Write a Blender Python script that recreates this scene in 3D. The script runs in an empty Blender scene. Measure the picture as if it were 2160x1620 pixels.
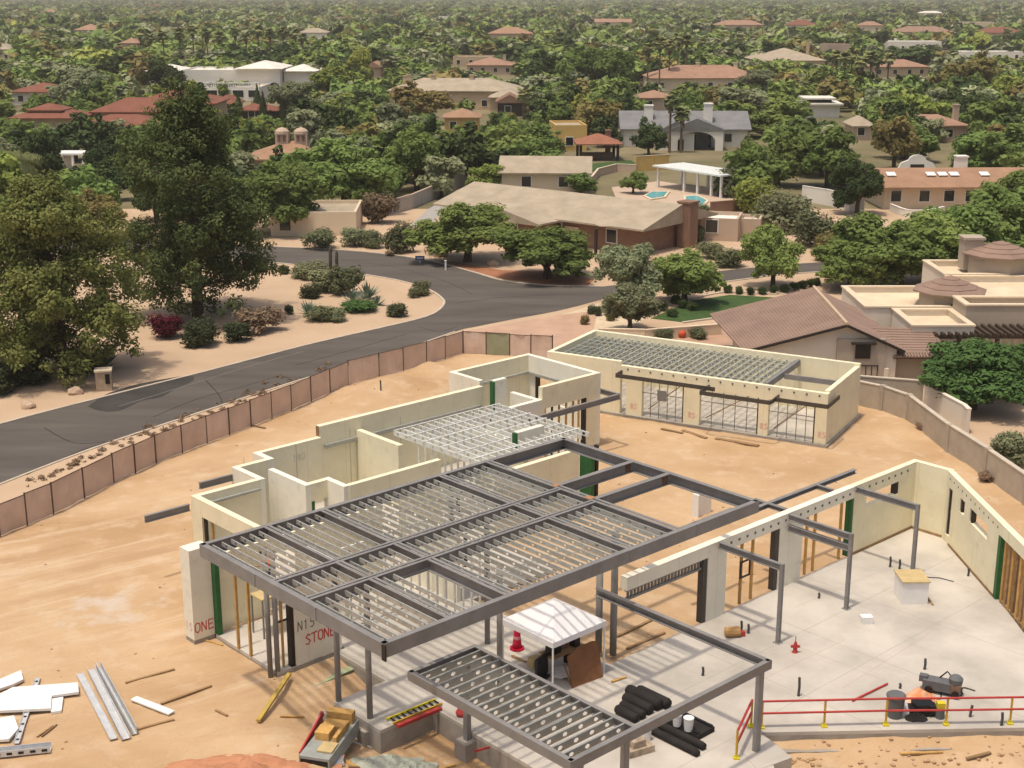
import bpy, bmesh, math, random
import numpy as np
from mathutils import Vector, Matrix, noise as mnoise
from mathutils.geometry import tessellate_polygon

# ------------------------------------------------------------------ camera, sky, sun, exposure
SC = bpy.context.scene
COL = SC.collection
F, HOR, H = 2930.0, -15.0, 25.0                 # focal length in photo pixels, horizon row, camera height
TH = math.atan2(810 - HOR, F)
cam = bpy.data.cameras.new('camera'); cam_o = bpy.data.objects.new('camera', cam); COL.objects.link(cam_o)
cam.sensor_width = 36.0; cam.lens = F / 2160 * 36.0; cam.clip_start = 0.5; cam.clip_end = 20000
cam_o.location = (0, 0, H); cam_o.rotation_euler = (math.pi / 2 - TH, 0, 0)
SC.camera = cam_o
SUN_EL, SUN_AZ = math.radians(75), math.atan2(-0.737, -0.676)   # azimuth from +Y clockwise
wd = bpy.data.worlds.new('World'); SC.world = wd; wd.use_nodes = True
nt = wd.node_tree; bg = nt.nodes['Background']
sky = nt.nodes.new('ShaderNodeTexSky'); sky.sky_type = 'NISHITA'; sky.sun_disc = False
sky.sun_elevation = SUN_EL; sky.sun_rotation = SUN_AZ % (2 * math.pi)
sky.air_density = 1.0; sky.dust_density = 9.0; sky.ozone_density = 0.3; sky.altitude = 400
nt.links.new(sky.outputs[0], bg.inputs[0]); bg.inputs[1].default_value = 0.135
sl = bpy.data.lights.new('sun', 'SUN'); sun_o = bpy.data.objects.new('sun', sl); COL.objects.link(sun_o)
sl.energy = 2.75; sl.angle = math.radians(2.2); sl.color = (1.0, 0.885, 0.72)
sd = Vector((math.sin(SUN_AZ) * math.cos(SUN_EL), math.cos(SUN_AZ) * math.cos(SUN_EL), math.sin(SUN_EL)))
sun_o.rotation_euler = sd.to_track_quat('Z', 'Y').to_euler(); sun_o.location = (0, 0, 120)
vs = SC.view_settings; vs.view_transform = 'Standard'; vs.look = 'None'; vs.exposure = -0.13; vs.gamma = 1.0; vs.use_curve_mapping = False
SC.cycles.max_bounces = 5; SC.cycles.diffuse_bounces = 3; SC.cycles.glossy_bounces = 2; SC.cycles.transmission_bounces = 2
SC.cycles.use_adaptive_sampling = True; SC.cycles.use_denoising = True

# ------------------------------------------------------------------ measuring helpers
RNG = random.Random(7)
GZ = -0.2                                        # general ground level; the house slab is z = 0
cT, sT = math.cos(TH), math.sin(TH)
def at(px, py, z=GZ):                            # the place at height z that the photo shows at a pixel
    x = (px - 1080) / F; y = (810 - py) / F
    d = (x, cT + y * sT, -sT + y * cT); t = (z - H) / d[2]
    return Vector((d[0] * t, d[1] * t, z))
def proj(p):
    f = p[1] * cT - (p[2] - H) * sT; u = p[1] * sT + (p[2] - H) * cT
    return 1080 + F * p[0] / f, 810 - F * u / f
YA = math.atan2(3320, math.hypot(F, 825))        # bearing of the new house's long axis
O2 = at(420.5, 1147, 4.2)
uA = Vector((math.sin(YA), math.cos(YA))); vB = Vector((math.cos(YA), -math.sin(YA)))
def W(u, v, z=0.0):                              # house plan (u, v) to world
    return Vector((O2.x + u * uA.x + v * vB.x, O2.y + u * uA.y + v * vB.y, z))

# ------------------------------------------------------------------ materials
MATS = {}
def mat(name, col, rough=0.75, var=0.12, scale=3.0, bump=0.0, bscale=None, metal=0.0, col2=None, objvar=0.0, stretch=None, rot=0.0, spec=0.3, detail=6.0, f0=0.3, f1=0.7):
    if name in MATS: return MATS[name]
    m = bpy.data.materials.new(name); m.use_nodes = True
    n = m.node_tree.nodes; l = m.node_tree.links; b = n['Principled BSDF']
    b.inputs['Roughness'].default_value = rough; b.inputs['Metallic'].default_value = metal
    b.inputs['Specular IOR Level'].default_value = spec
    tc = n.new('ShaderNodeTexCoord'); mp = n.new('ShaderNodeMapping'); l.new(tc.outputs['Object'], mp.inputs['Vector'])
    if stretch: mp.inputs['Scale'].default_value = stretch
    mp.inputs['Rotation'].default_value = (0, 0, rot)
    nz = n.new('ShaderNodeTexNoise'); nz.inputs['Scale'].default_value = scale; nz.inputs['Detail'].default_value = detail
    nz.inputs['Roughness'].default_value = 0.62; l.new(mp.outputs[0], nz.inputs['Vector'])
    mr = n.new('ShaderNodeMapRange'); mr.inputs[1].default_value = f0; mr.inputs[2].default_value = f1
    l.new(nz.outputs['Fac'], mr.inputs[0])
    mx = n.new('ShaderNodeMix'); mx.data_type = 'RGBA'; l.new(mr.outputs[0], mx.inputs['Factor'])
    c = tuple(col[:3])
    if col2 is None:
        a_ = tuple(x * (1 - var) for x in c); b_ = tuple(min(1, x * (1 + var)) for x in c)
    else: a_, b_ = c, tuple(col2[:3])
    mx.inputs[6].default_value = (*a_, 1); mx.inputs[7].default_value = (*b_, 1)
    out = mx.outputs[2]
    if objvar:
        oi = n.new('ShaderNodeObjectInfo'); hs = n.new('ShaderNodeHueSaturation')
        m1 = n.new('ShaderNodeMapRange'); m1.inputs[3].default_value = 1 - objvar; m1.inputs[4].default_value = 1 + objvar
        l.new(oi.outputs['Random'], m1.inputs[0]); l.new(m1.outputs[0], hs.inputs['Value'])
        l.new(out, hs.inputs['Color']); out = hs.outputs[0]
    l.new(out, b.inputs['Base Color'])
    if bump:
        n2 = n.new('ShaderNodeTexNoise'); n2.inputs['Scale'].default_value = bscale or scale * 4; n2.inputs['Detail'].default_value = 5
        l.new(mp.outputs[0], n2.inputs['Vector'])
        bp = n.new('ShaderNodeBump'); bp.inputs['Strength'].default_value = 1.0; bp.inputs['Distance'].default_value = bump
        l.new(n2.outputs['Fac'], bp.inputs['Height']); l.new(bp.outputs[0], b.inputs['Normal'])
    MATS[name] = m
    return m

def leaf_mat(name, col, col2, trans=0.36, objvar=0.22, attr=False):
    if name in MATS: return MATS[name]
    m = bpy.data.materials.new(name); m.use_nodes = True
    n = m.node_tree.nodes; l = m.node_tree.links; n.remove(n['Principled BSDF'])
    tc = n.new('ShaderNodeTexCoord'); nz = n.new('ShaderNodeTexNoise'); nz.inputs['Scale'].default_value = 0.55; nz.inputs['Detail'].default_value = 3
    l.new(tc.outputs['Object'], nz.inputs['Vector'])
    mr = n.new('ShaderNodeMapRange'); mr.inputs[1].default_value = 0.35; mr.inputs[2].default_value = 0.65; l.new(nz.outputs['Fac'], mr.inputs[0])
    mx = n.new('ShaderNodeMix'); mx.data_type = 'RGBA'; l.new(mr.outputs[0], mx.inputs['Factor'])
    mx.inputs[6].default_value = (*col, 1); mx.inputs[7].default_value = (*col2, 1)
    hs = n.new('ShaderNodeHueSaturation'); l.new(mx.outputs[2], hs.inputs['Color']); hs.inputs['Saturation'].default_value = 0.86
    if attr:
        at_ = n.new('ShaderNodeAttribute'); at_.attribute_name = 'tint'; src = at_.outputs['Fac']
    else:
        oi = n.new('ShaderNodeObjectInfo'); src = oi.outputs['Random']
    m1 = n.new('ShaderNodeMapRange'); m1.inputs[3].default_value = 1 - objvar; m1.inputs[4].default_value = 1 + objvar * 1.5
    l.new(src, m1.inputs[0]); l.new(m1.outputs[0], hs.inputs['Value'])
    w2 = n.new('ShaderNodeMath'); w2.operation = 'MULTIPLY'; w2.inputs[1].default_value = 7.31; l.new(src, w2.inputs[0])
    fr = n.new('ShaderNodeMath'); fr.operation = 'FRACT'; l.new(w2.outputs[0], fr.inputs[0])
    m2 = n.new('ShaderNodeMapRange'); m2.inputs[3].default_value = 0.48 if objvar else .5; m2.inputs[4].default_value = 0.513 if objvar else .5
    l.new(fr.outputs[0], m2.inputs[0]); l.new(m2.outputs[0], hs.inputs['Hue'])
    d = n.new('ShaderNodeBsdfDiffuse'); t = n.new('ShaderNodeBsdfTranslucent'); ms = n.new('ShaderNodeMixShader'); ms.inputs[0].default_value = trans
    l.new(hs.outputs[0], d.inputs[0]); l.new(hs.outputs[0], t.inputs[0]); l.new(d.outputs[0], ms.inputs[1]); l.new(t.outputs[0], ms.inputs[2])
    l.new(ms.outputs[0], n['Material Output'].inputs[0])
    MATS[name] = m
    return m

def panel_mat(name, col):
    m = mat(name, col, 0.85, 0.07, 0.8, 0.004, 30, detail=8); n = m.node_tree.nodes; l = m.node_tree.links; b = n['Principled BSDF']
    src = b.inputs['Base Color'].links[0].from_socket
    tc = [k for k in n if k.type == 'TEX_COORD'][0]; sp = n.new('ShaderNodeSeparateXYZ'); l.new(tc.outputs['Object'], sp.inputs[0])
    gn = n.new('ShaderNodeSeparateXYZ'); l.new(tc.outputs['Normal'], gn.inputs[0]); tot = None
    def math_(op, a, b_=None):
        k = n.new('ShaderNodeMath'); k.operation = op
        for q, x in enumerate((a, b_)):
            if x is None: continue
            if isinstance(x, float): k.inputs[q].default_value = x
            else: l.new(x, k.inputs[q])
        return k.outputs[0]
    for ax, per, nax in ((0, 2.44, 1), (1, 2.44, 0), (2, 1.22, None)):
        f = math_('FRACT', math_('DIVIDE', math_('ADD', sp.outputs[ax], 100.37), per)); ln = math_('LESS_THAN', f, 0.009 if per > 2 else 0.010)
        if nax is not None: ln = math_('MULTIPLY', ln, math_('GREATER_THAN', math_('ABSOLUTE', gn.outputs[nax]), 0.5))
        else: ln = math_('MULTIPLY', ln, math_('LESS_THAN', math_('ABSOLUTE', gn.outputs[2]), 0.5)); ln = math_('MULTIPLY', ln, 0.5)
        tot = ln if tot is None else math_('MAXIMUM', tot, ln)
    nz = n.new('ShaderNodeTexNoise'); nz.inputs['Scale'].default_value = 1.7; nz.inputs['Detail'].default_value = 10; l.new(tc.outputs['Object'], nz.inputs['Vector'])
    st = n.new('ShaderNodeMapRange'); st.inputs[1].default_value = .58; st.inputs[2].default_value = .8; st.inputs[4].default_value = .35; l.new(nz.outputs['Fac'], st.inputs[0])
    fac = math_('MAXIMUM', math_('MULTIPLY', tot, 0.45), st.outputs[0])
    mx = n.new('ShaderNodeMix'); mx.data_type = 'RGBA'; l.new(fac, mx.inputs['Factor']); l.new(src, mx.inputs[6]); mx.inputs[7].default_value = (0.46, 0.40, 0.29, 1)
    l.new(mx.outputs[2], b.inputs['Base Color']); return m
M_FOAM = panel_mat('insulated panel cream', (0.80, 0.74, 0.535))
M_FOAMW = panel_mat('insulated panel white coat', (0.80, 0.765, 0.645))
M_STEEL = mat('primed grey steel', (0.225, 0.217, 0.21), 0.55, 0.16, 1.3, 0.0, None, 0.0, spec=0.35)
M_GALV = mat('galvanised steel', (0.45, 0.46, 0.425), 0.45, 0.15, 3.0, 0, None, 0.35, objvar=0.15)
M_GALVW = mat('bright galvanised steel', (0.74, 0.75, 0.71), 0.5, 0.12, 3.0, 0, None, 0.2, objvar=0.1)
M_CONC = mat('concrete slab', (0.40, 0.37, 0.325), 0.85, 0.13, 0.28, 0.003, 20, col2=(0.56, 0.52, 0.46), detail=12, f0=.36, f1=.62)
M_STEM = mat('concrete stem wall', (0.33, 0.30, 0.26), 0.9, 0.2, 1.2, 0.008, 12)
M_GREEN = mat('green membrane', (0.026, 0.115, 0.034), 0.6, 0.15, 3)
M_YWOOD = mat('yellow lumber', (0.50, 0.30, 0.10), 0.75, 0.2, 4, objvar=0.2)
M_WOOD = mat('brown lumber', (0.30, 0.19, 0.095), 0.8, 0.25, 4, objvar=0.25)
M_DARKW = mat('dark jamb lumber', (0.035, 0.026, 0.02), 0.7, 0.2, 4)
M_RED = mat('red spray paint', (0.62, 0.07, 0.06), 0.7, 0.3, 9)
M_GREYINK = mat('grey marker', (0.12, 0.13, 0.10), 0.7, 0.3, 9)
M_WHITE = mat('white painted', (0.80, 0.79, 0.76), 0.6, 0.05, 2)
M_BLACK = mat('black plastic', (0.012, 0.012, 0.013), 0.45, 0.3, 4)
M_GLASS = mat('dark window glass', (0.012, 0.014, 0.016), 0.12, 0.3, 2, spec=0.6)

# ------------------------------------------------------------------ mesh builder
class MB:
    def __init__(s): s.v = []; s.f = []
    def quad(s, *p):
        i = len(s.v); s.v += [tuple(q) for q in p]; s.f.append(tuple(range(i, i + len(p)))); return s
    def box(s, x0, x1, y0, y1, z0, z1):
        if x0 > x1: x0, x1 = x1, x0
        if y0 > y1: y0, y1 = y1, y0
        i = len(s.v)
        s.v += [(x0, y0, z0), (x1, y0, z0), (x1, y1, z0), (x0, y1, z0), (x0, y0, z1), (x1, y0, z1), (x1, y1, z1), (x0, y1, z1)]
        s.f += [(i+3, i+2, i+1, i), (i+4, i+5, i+6, i+7), (i, i+1, i+5, i+4), (i+1, i+2, i+6, i+5), (i+2, i+3, i+7, i+6), (i+3, i, i+4, i+7)]
        return s
    def uv(s, u0, u1, v0, v1, z0, z1):           # a box given in house plan
        return s.box(u0, u1, -v1, -v0, z0, z1)
    def obox(s, p0, p1, w, h, up=(0, 0, 1)):     # bar from p0 to p1, w wide, h high, centred
        p0 = Vector(p0); p1 = Vector(p1); d = (p1 - p0).normalized(); up = Vector(up)
        if abs(d.dot(up)) > 0.98: up = Vector((1, 0, 0))
        r = d.cross(up).normalized() * (w / 2); t = r.cross(d).normalized() * (h / 2)
        i = len(s.v)
        for p in (p0, p1):
            for a, b in ((-1, -1), (1, -1), (1, 1), (-1, 1)): s.v.append(tuple(p + r * a + t * b))
        s.f += [(i, i+1, i+2, i+3), (i+7, i+6, i+5, i+4), (i, i+4, i+5, i+1), (i+1, i+5, i+6, i+2), (i+2, i+6, i+7, i+3), (i+3, i+7, i+4, i)]
        return s
    def tube(s, pts, rad, n=8, cap=True):
        pts = [Vector(p) for p in pts]
        if not hasattr(rad, '__len__'): rad = [rad] * len(pts)
        base = len(s.v); prev = None
        for k, p in enumerate(pts):
            d = (pts[min(k + 1, len(pts) - 1)] - pts[max(k - 1, 0)]).normalized()
            a = Vector((0, 0, 1)) if abs(d.z) < 0.95 else Vector((1, 0, 0))
            if prev is not None: a = prev
            r = (a - d * a.dot(d)).normalized(); prev = r; q = d.cross(r)
            for j in range(n):
                t = 2 * math.pi * j / n; s.v.append(tuple(p + (r * math.cos(t) + q * math.sin(t)) * rad[k]))
        for k in range(len(pts) - 1):
            for j in range(n):
                a = base + k * n + j; b = base + k * n + (j + 1) % n
                s.f.append((a, b, b + n, a + n))
        if cap:
            s.f.append(tuple(base + j for j in range(n))[::-1]); e = base + (len(pts) - 1) * n
            s.f.append(tuple(e + j for j in range(n)))
        return s
    def lathe(s, prof, n=16, c=(0, 0, 0)):       # profile of (radius, z)
        base = len(s.v)
        for r, z in prof:
            for j in range(n):
                t = 2 * math.pi * j / n; s.v.append((c[0] + r * math.cos(t), c[1] + r * math.sin(t), c[2] + z))
        for k in range(len(prof) - 1):
            for j in range(n):
                a = base + k * n + j; b = base + k * n + (j + 1) % n; s.f.append((a, b, b + n, a + n))
        s.f.append(tuple(base + j for j in range(n))[::-1]); e = base + (len(prof) - 1) * n
        s.f.append(tuple(e + j for j in range(n)))
        return s
    def prism(s, poly, z0, z1):
        n = len(poly); i = len(s.v)
        area = sum(poly[k][0] * poly[(k+1) % n][1] - poly[(k+1) % n][0] * poly[k][1] for k in range(n))
        if area < 0: poly = poly[::-1]
        s.v += [(p[0], p[1], z0) for p in poly] + [(p[0], p[1], z1) for p in poly]
        for t in tessellate_polygon([[Vector((p[0], p[1], 0)) for p in poly]]):
            a, b, c = t
            A, B, C = poly[a], poly[b], poly[c]
            if (B[0]-A[0])*(C[1]-A[1]) - (B[1]-A[1])*(C[0]-A[0]) < 0: a, b, c = c, b, a
            s.f.append((i + n + a, i + n + b, i + n + c)); s.f.append((i + c, i + b, i + a))
        for k in range(n): s.f.append((i + k, i + (k+1) % n, i + n + (k+1) % n, i + n + k))
        return s
    def mesh(s, name, m, smooth=False):
        me = bpy.data.meshes.new(name); me.from_pydata(s.v, [], s.f); me.materials.append(m)
        if smooth: me.polygons.foreach_set('use_smooth', [True] * len(me.polygons))
        me.update(); return me
    def build(s, name, m, parent=None, smooth=False, loc=None, rz=0.0):
        return link(name, s.mesh(name, m, smooth), parent, loc, rz)

def link(name, me, parent=None, loc=None, rz=0.0):
    o = bpy.data.objects.new(name, me); COL.objects.link(o)
    if parent is not None: o.parent = parent
    if loc is not None: o.location = loc
    if rz: o.rotation_euler = (0, 0, rz)
    return o
def tag(o, label, cat, group=None, kind=None):
    if label: o['label'] = label
    if cat: o['category'] = cat
    if group: o['group'] = group
    if kind: o['kind'] = kind
    return o
def thing(name, label, cat, loc=(0, 0, 0), rz=0.0, group=None):
    return tag(link(name, None, None, loc, rz), label, cat, group)
def structure(o): o['kind'] = 'structure'; return o
def sheet(name, poly, z, m, kind='structure', thick=0.0):
    mb = MB()
    if thick: mb.prism([tuple(p[:2]) for p in poly], z - thick, z)
    else:
        P = [Vector((p[0], p[1], z)) for p in poly]; mb.v = [tuple(p) for p in P]
        for a, b, c in tessellate_polygon([P]):
            if (P[b]-P[a]).cross(P[c]-P[a]).z < 0: a, c = c, a
            mb.f.append((a, b, c))
    o = mb.build(name, m); o['kind'] = kind; return o
def smoothline(pts, n=6):                        # Catmull-Rom through points
    pts = [Vector(p) for p in pts]; out = []
    for i in range(len(pts) - 1):
        p0, p1, p2, p3 = pts[max(i-1, 0)], pts[i], pts[i+1], pts[min(i+2, len(pts)-1)]
        for k in range(n):
            t = k / n
            out.append(0.5 * ((2*p1) + (p2-p0)*t + (2*p0-5*p1+4*p2-p3)*t*t + (-p0+3*p1-3*p2+p3)*t**3))
    out.append(pts[-1]); return out
# ------------------------------------------------------------------ terrain, roads, paved surfaces
def sst(x, a, b):
    t = min(1, max(0, (x - a) / (b - a))); return t * t * (3 - 2 * t)
def inpoly(x, y, poly):
    c = False; n = len(poly)
    for i in range(n):
        x0, y0 = poly[i][0], poly[i][1]; x1, y1 = poly[(i+1) % n][0], poly[(i+1) % n][1]
        if (y0 > y) != (y1 > y) and x < (x1 - x0) * (y - y0) / (y1 - y0) + x0: c = not c
    return c
FENCE_PX = [(-150, 1205), (0, 1132), (113, 1085), (240, 1020), (330, 978), (437, 935), (530, 900), (615, 866), (735, 812), (800, 795), (900, 770), (977, 745), (1075, 751), (1165, 756)]
FENCE = [at(*p) for p in FENCE_PX]
BLOCKW_PX = [(1722, 848), (1790, 850), (1860, 865), (1915, 885), (2000, 952), (2080, 1005), (2165, 1066), (2330, 1180)]
BLOCKW = [at(*p) for p in BLOCKW_PX]
SITE = [tuple(p[:2]) for p in FENCE] + [(9, 95), (19, 87)] + [tuple(p[:2]) for p in BLOCKW] + [(36, 20), (-36, 20)]
PILES = [(*at(830, 812)[:2], 2.6, 0.55), (*at(905, 775)[:2], 2.0, 0.35), (*at(760, 830)[:2], 2.6, 0.5), (*at(1905, 905)[:2], 1.6, 0.4), (*at(2090, 985)[:2], 1.8, 0.4), (*at(1860, 1590)[:2], 2.6, 0.25), (*at(2120, 1590)[:2], 2.2, 0.3)]
def gh(x, y):
    if not inpoly(x, y, SITE): return GZ
    d = Vector((x - O2.x, y - O2.y)); u = d.dot(uA); v = d.dot(vB)
    h = GZ
    h -= 0.75 * sst(u, -2.2, 0.6) * sst(v, 4.0, 8.0) * (1 - sst(u, 8, 9.5))
    a = (x - O2.x); 
    fr = (u - 10.68) * 0.652 - (v - 19.44) * 0.758          # metres behind the front slab edge
    if v > 17 and u > 8.5: h = h + (-0.45) * sst(-fr, -0.5, 0.8)
    q_ = sst(-fr, 0.4, 1.6) * (1 if v > 17 and u > 8.5 else 0); k = 0.06 + 0.16 * q_; h += .22 * q_ * mnoise.noise(Vector((x * 1.3, y * 1.3, 5.5)))
    h += k * mnoise.noise(Vector((x * 0.55, y * 0.55, 3.1))) + 0.035 * mnoise.noise(Vector((x * 1.7, y * 1.7, 8.7)))
    h += 0.05 * mnoise.noise(Vector((u * 0.12, v * 1.5, 1.3))) * (1 - sst(u, 10, 20))
    for px, py, r, hh in PILES:
        q = math.hypot(x - px, y - py)
        if q < r: h += hh * (0.5 + 0.5 * math.cos(math.pi * q / r)) * (0.75 + 0.5 * mnoise.noise(Vector((x * 1.6, y * 1.6, 0))))
    return h
def dirt_mat():
    m = bpy.data.materials.new('site dirt'); m.use_nodes = True; n = m.node_tree.nodes; l = m.node_tree.links; b = n['Principled BSDF']; b.inputs['Roughness'].default_value = .95; b.inputs['Specular IOR Level'].default_value = .15
    tc = n.new('ShaderNodeTexCoord')
    def noise(scale, detail, vec=None, rough=.6, dist=0.0):
        k = n.new('ShaderNodeTexNoise'); k.inputs['Scale'].default_value = scale; k.inputs['Detail'].default_value = detail; k.inputs['Roughness'].default_value = rough; k.inputs['Distortion'].default_value = dist; l.new(vec or tc.outputs['Object'], k.inputs['Vector']); return k.outputs['Fac']
    def rng(x, a, b_, c=0.0, d=1.0):
        k = n.new('ShaderNodeMapRange'); k.inputs[1].default_value = a; k.inputs[2].default_value = b_; k.inputs[3].default_value = c; k.inputs[4].default_value = d; l.new(x, k.inputs[0]); return k.outputs[0]
    def mul(a, b_):
        k = n.new('ShaderNodeMath'); k.operation = 'MULTIPLY'; l.new(a, k.inputs[0])
        if isinstance(b_, float): k.inputs[1].default_value = b_
        else: l.new(b_, k.inputs[1])
        return k.outputs[0]
    def mixc(f, a, c):
        k = n.new('ShaderNodeMix'); k.data_type = 'RGBA'; l.new(f, k.inputs['Factor'])
        for q, x in ((6, a), (7, c)):
            if isinstance(x, tuple): k.inputs[q].default_value = (*x, 1)
            else: l.new(x, k.inputs[q])
        return k.outputs[2]
    def stretched(rot, sx, sy):
        r = n.new('ShaderNodeMapping'); r.inputs['Rotation'].default_value = (0, 0, rot); l.new(tc.outputs['Object'], r.inputs[0]); k = n.new('ShaderNodeMapping'); k.inputs['Scale'].default_value = (sx, sy, 1); l.new(r.outputs[0], k.inputs[0]); return k.outputs[0]
    col = mixc(rng(noise(.13, 8), .34, .64), (.43, .28, .150), (.55, .392, .238))
    col = mixc(rng(noise(.75, 9), .52, .72, 0, .65), col, (.60, .46, .325))
    tr = noise(1.0, 5, stretched(-(math.pi / 2 - YA) + .12, .045, 1.15), .65, .35); tr2 = noise(1.0, 6, stretched(-.15, .05, 1.6), .65, .5)
    mk = rng(noise(.11, 3), .42, .62, .1, 1.0); cx_ = n.new('ShaderNodeVectorMath'); cx_.operation = 'DOT_PRODUCT'; l.new(tc.outputs['Object'], cx_.inputs[0]); cx_.inputs[1].default_value = (uA.x, uA.y, 0)
    mk = mul(mk, rng(cx_.outputs['Value'], W(6, 0).xy.dot(uA), W(16, 0).xy.dot(uA), 1.0, .15))
    col = mixc(mul(mul(rng(tr, .53, .60), .5), mk), col, (.38, .235, .135)); col = mixc(mul(mul(rng(tr, .46, .40), .5), mk), col, (.62, .49, .36)); col = mixc(mul(mul(rng(tr2, .57, .65), .35), mk), col, (.38, .24, .14))
    c = at(225, 1283); ds = n.new('ShaderNodeVectorMath'); ds.operation = 'DISTANCE'; l.new(tc.outputs['Object'], ds.inputs[0]); ds.inputs[1].default_value = c
    add = n.new('ShaderNodeMath'); add.operation = 'ADD'; l.new(rng(ds.outputs['Value'], 0.3, 3.4, .62, 0), add.inputs[0]); l.new(rng(noise(.9, 9), .3, .75, -.35, .5), add.inputs[1])
    col = mixc(rng(add.outputs[0], .32, .75, 0, .75), col, (.56, .49, .42))
    col = mixc(rng(noise(7, 4), .62, .74, 0, .4), col, (.30, .19, .11)); l.new(col, b.inputs['Base Color'])
    h = n.new('ShaderNodeMath'); h.operation = 'ADD'; l.new(mul(noise(2.2, 8), .6), h.inputs[0]); l.new(tr, h.inputs[1]); bp = n.new('ShaderNodeBump'); bp.inputs['Distance'].default_value = .10; bp.inputs['Strength'].default_value = .9; l.new(h.outputs[0], bp.inputs['Height']); l.new(bp.outputs[0], b.inputs['Normal'])
    return m
M_DIRT = dirt_mat()
M_SAND = mat('desert gravel', (0.455, 0.325, 0.215), 0.95, 0.2, 0.15, 0.02, 6, col2=(0.54, 0.40, 0.275), detail=9)
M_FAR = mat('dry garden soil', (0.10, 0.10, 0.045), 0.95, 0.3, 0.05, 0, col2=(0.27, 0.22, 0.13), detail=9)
def axis(lo, hi, step, far):
    a = list(np.arange(lo, hi + 0.01, step)); s = step; p = lo; left = []
    while p > -far: s *= 1.35; p -= s; left.append(p)
    s = step; p = hi; right = []
    while p < far: s *= 1.35; p += s; right.append(p)
    return left[::-1] + a + right
XS = axis(-36, 36, 0.45, 9000); YS = axis(33, 106, 0.45, 9000)
YS = [y for y in YS if y > -60]
nx, ny = len(XS), len(YS)
gv = [(x, y, gh(x, y) if abs(x) < 37 and 30 < y < 108 else GZ) for y in YS for x in XS]
gf = [(j * nx + i, j * nx + i + 1, (j + 1) * nx + i + 1, (j + 1) * nx + i) for j in range(ny - 1) for i in range(nx - 1)]
gm = bpy.data.meshes.new('ground'); gm.from_pydata(gv, [], gf)
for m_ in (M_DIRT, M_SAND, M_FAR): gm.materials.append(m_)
sl_ = []
for j in range(ny - 1):
    for i in range(nx - 1):
        x = (XS[i] + XS[i+1]) / 2; y = (YS[j] + YS[j+1]) / 2
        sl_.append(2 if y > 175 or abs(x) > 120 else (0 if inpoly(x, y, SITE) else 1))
gm.polygons.foreach_set('material_index', sl_); gm.polygons.foreach_set('use_smooth', [True] * len(gf)); gm.update()
structure(link('ground', gm))

M_ASPH = mat('asphalt', (0.075, 0.066, 0.058), 0.9, 0.2, 0.2, 0.004, 40, col2=(0.125, 0.110, 0.096), stretch=(0.5, 2.5, 1), rot=-0.5, detail=10)
M_ASPHD = mat('darker asphalt', (0.036, 0.033, 0.031), 0.9, 0.2, 0.5, 0.003, 40, col2=(0.065, 0.06, 0.055), detail=9)
M_KERB = mat('kerb concrete', (0.50, 0.43, 0.34), 0.9, 0.15, 1.0)
near_e = [(-260, 1125), (0, 1022), (200, 945), (430, 868), (640, 800), (800, 755), (960, 700), (1000, 690), (1090, 672), (1180, 655), (1262, 634)]
right_lo = [(1300, 622), (1400, 608), (1520, 596), (1640, 581), (1760, 572), (1900, 563), (2300, 545)]
right_up = [(2300, 515), (1900, 540), (1760, 551), (1640, 560), (1500, 574), (1400, 588), (1330, 598)]
cross_up = [(1270, 605), (1150, 602), (1060, 592), (1000, 575), (900, 549), (760, 531), (560, 520), (300, 508), (-200, 492)]
isl = [(-200, 520), (300, 538), (560, 553), (700, 570), (830, 590), (900, 610), (930, 628), (936, 642), (918, 660), (880, 674), (800, 693), (640, 730), (430, 785), (270, 825), (0, 895), (-260, 975)]
def px_line(l, n=5): return smoothline([at(*p) for p in l], n)
isl_w = px_line(isl)
road = px_line(near_e) + px_line(right_lo) + px_line(right_up) + px_line(cross_up) + isl_w
sheet('road', road, GZ + 0.02, M_ASPH)
sheet('dark_road_area', smoothline([at(*p) for p in [(185, 858), (225, 832), (275, 815), (330, 803), (398, 793), (408, 803), (372, 820), (340, 838), (300, 846), (255, 866), (215, 868), (185, 858)]], 5), GZ + 0.026, M_ASPHD)  # irregular area in a darker tone, laid just above the road
def ribbon(name, line, w, z, m, h=0.06):
    mb = MB(); L = []; R = []
    for i, p in enumerate(line):
        d = (line[min(i+1, len(line)-1)] - line[max(i-1, 0)]); d = Vector((d.x, d.y, 0)).normalized(); n = Vector((-d.y, d.x, 0)) * w / 2
        L.append((p.x + n.x, p.y + n.y)); R.append((p.x - n.x, p.y - n.y))
    for i in range(len(line) - 1):
        k = len(mb.v)
        for q in (L[i], R[i], R[i+1], L[i+1]): mb.v.append((*q, z))
        for q in (L[i], R[i], R[i+1], L[i+1]): mb.v.append((*q, z + h))
        mb.f += [(k+4, k+5, k+6, k+7), (k, k+1, k+5, k+4), (k+2, k+3, k+7, k+6), (k+1, k+2, k+6, k+5), (k+3, k, k+4, k+7)]
    return structure(mb.build(name, m))
ribbon('kerb', isl_w, 0.22, GZ, M_KERB, 0.07)
ribbon('kerb', px_line(cross_up), 0.22, GZ, M_KERB, 0.07)
ribbon('kerb', px_line(right_lo), 0.22, GZ, M_KERB, 0.07)
ribbon('kerb', px_line(near_e[:7]), 0.16, GZ, M_KERB, 0.05)
M_CRACK = mat('sealed crack', (0.028, 0.026, 0.025), .8)
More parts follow.
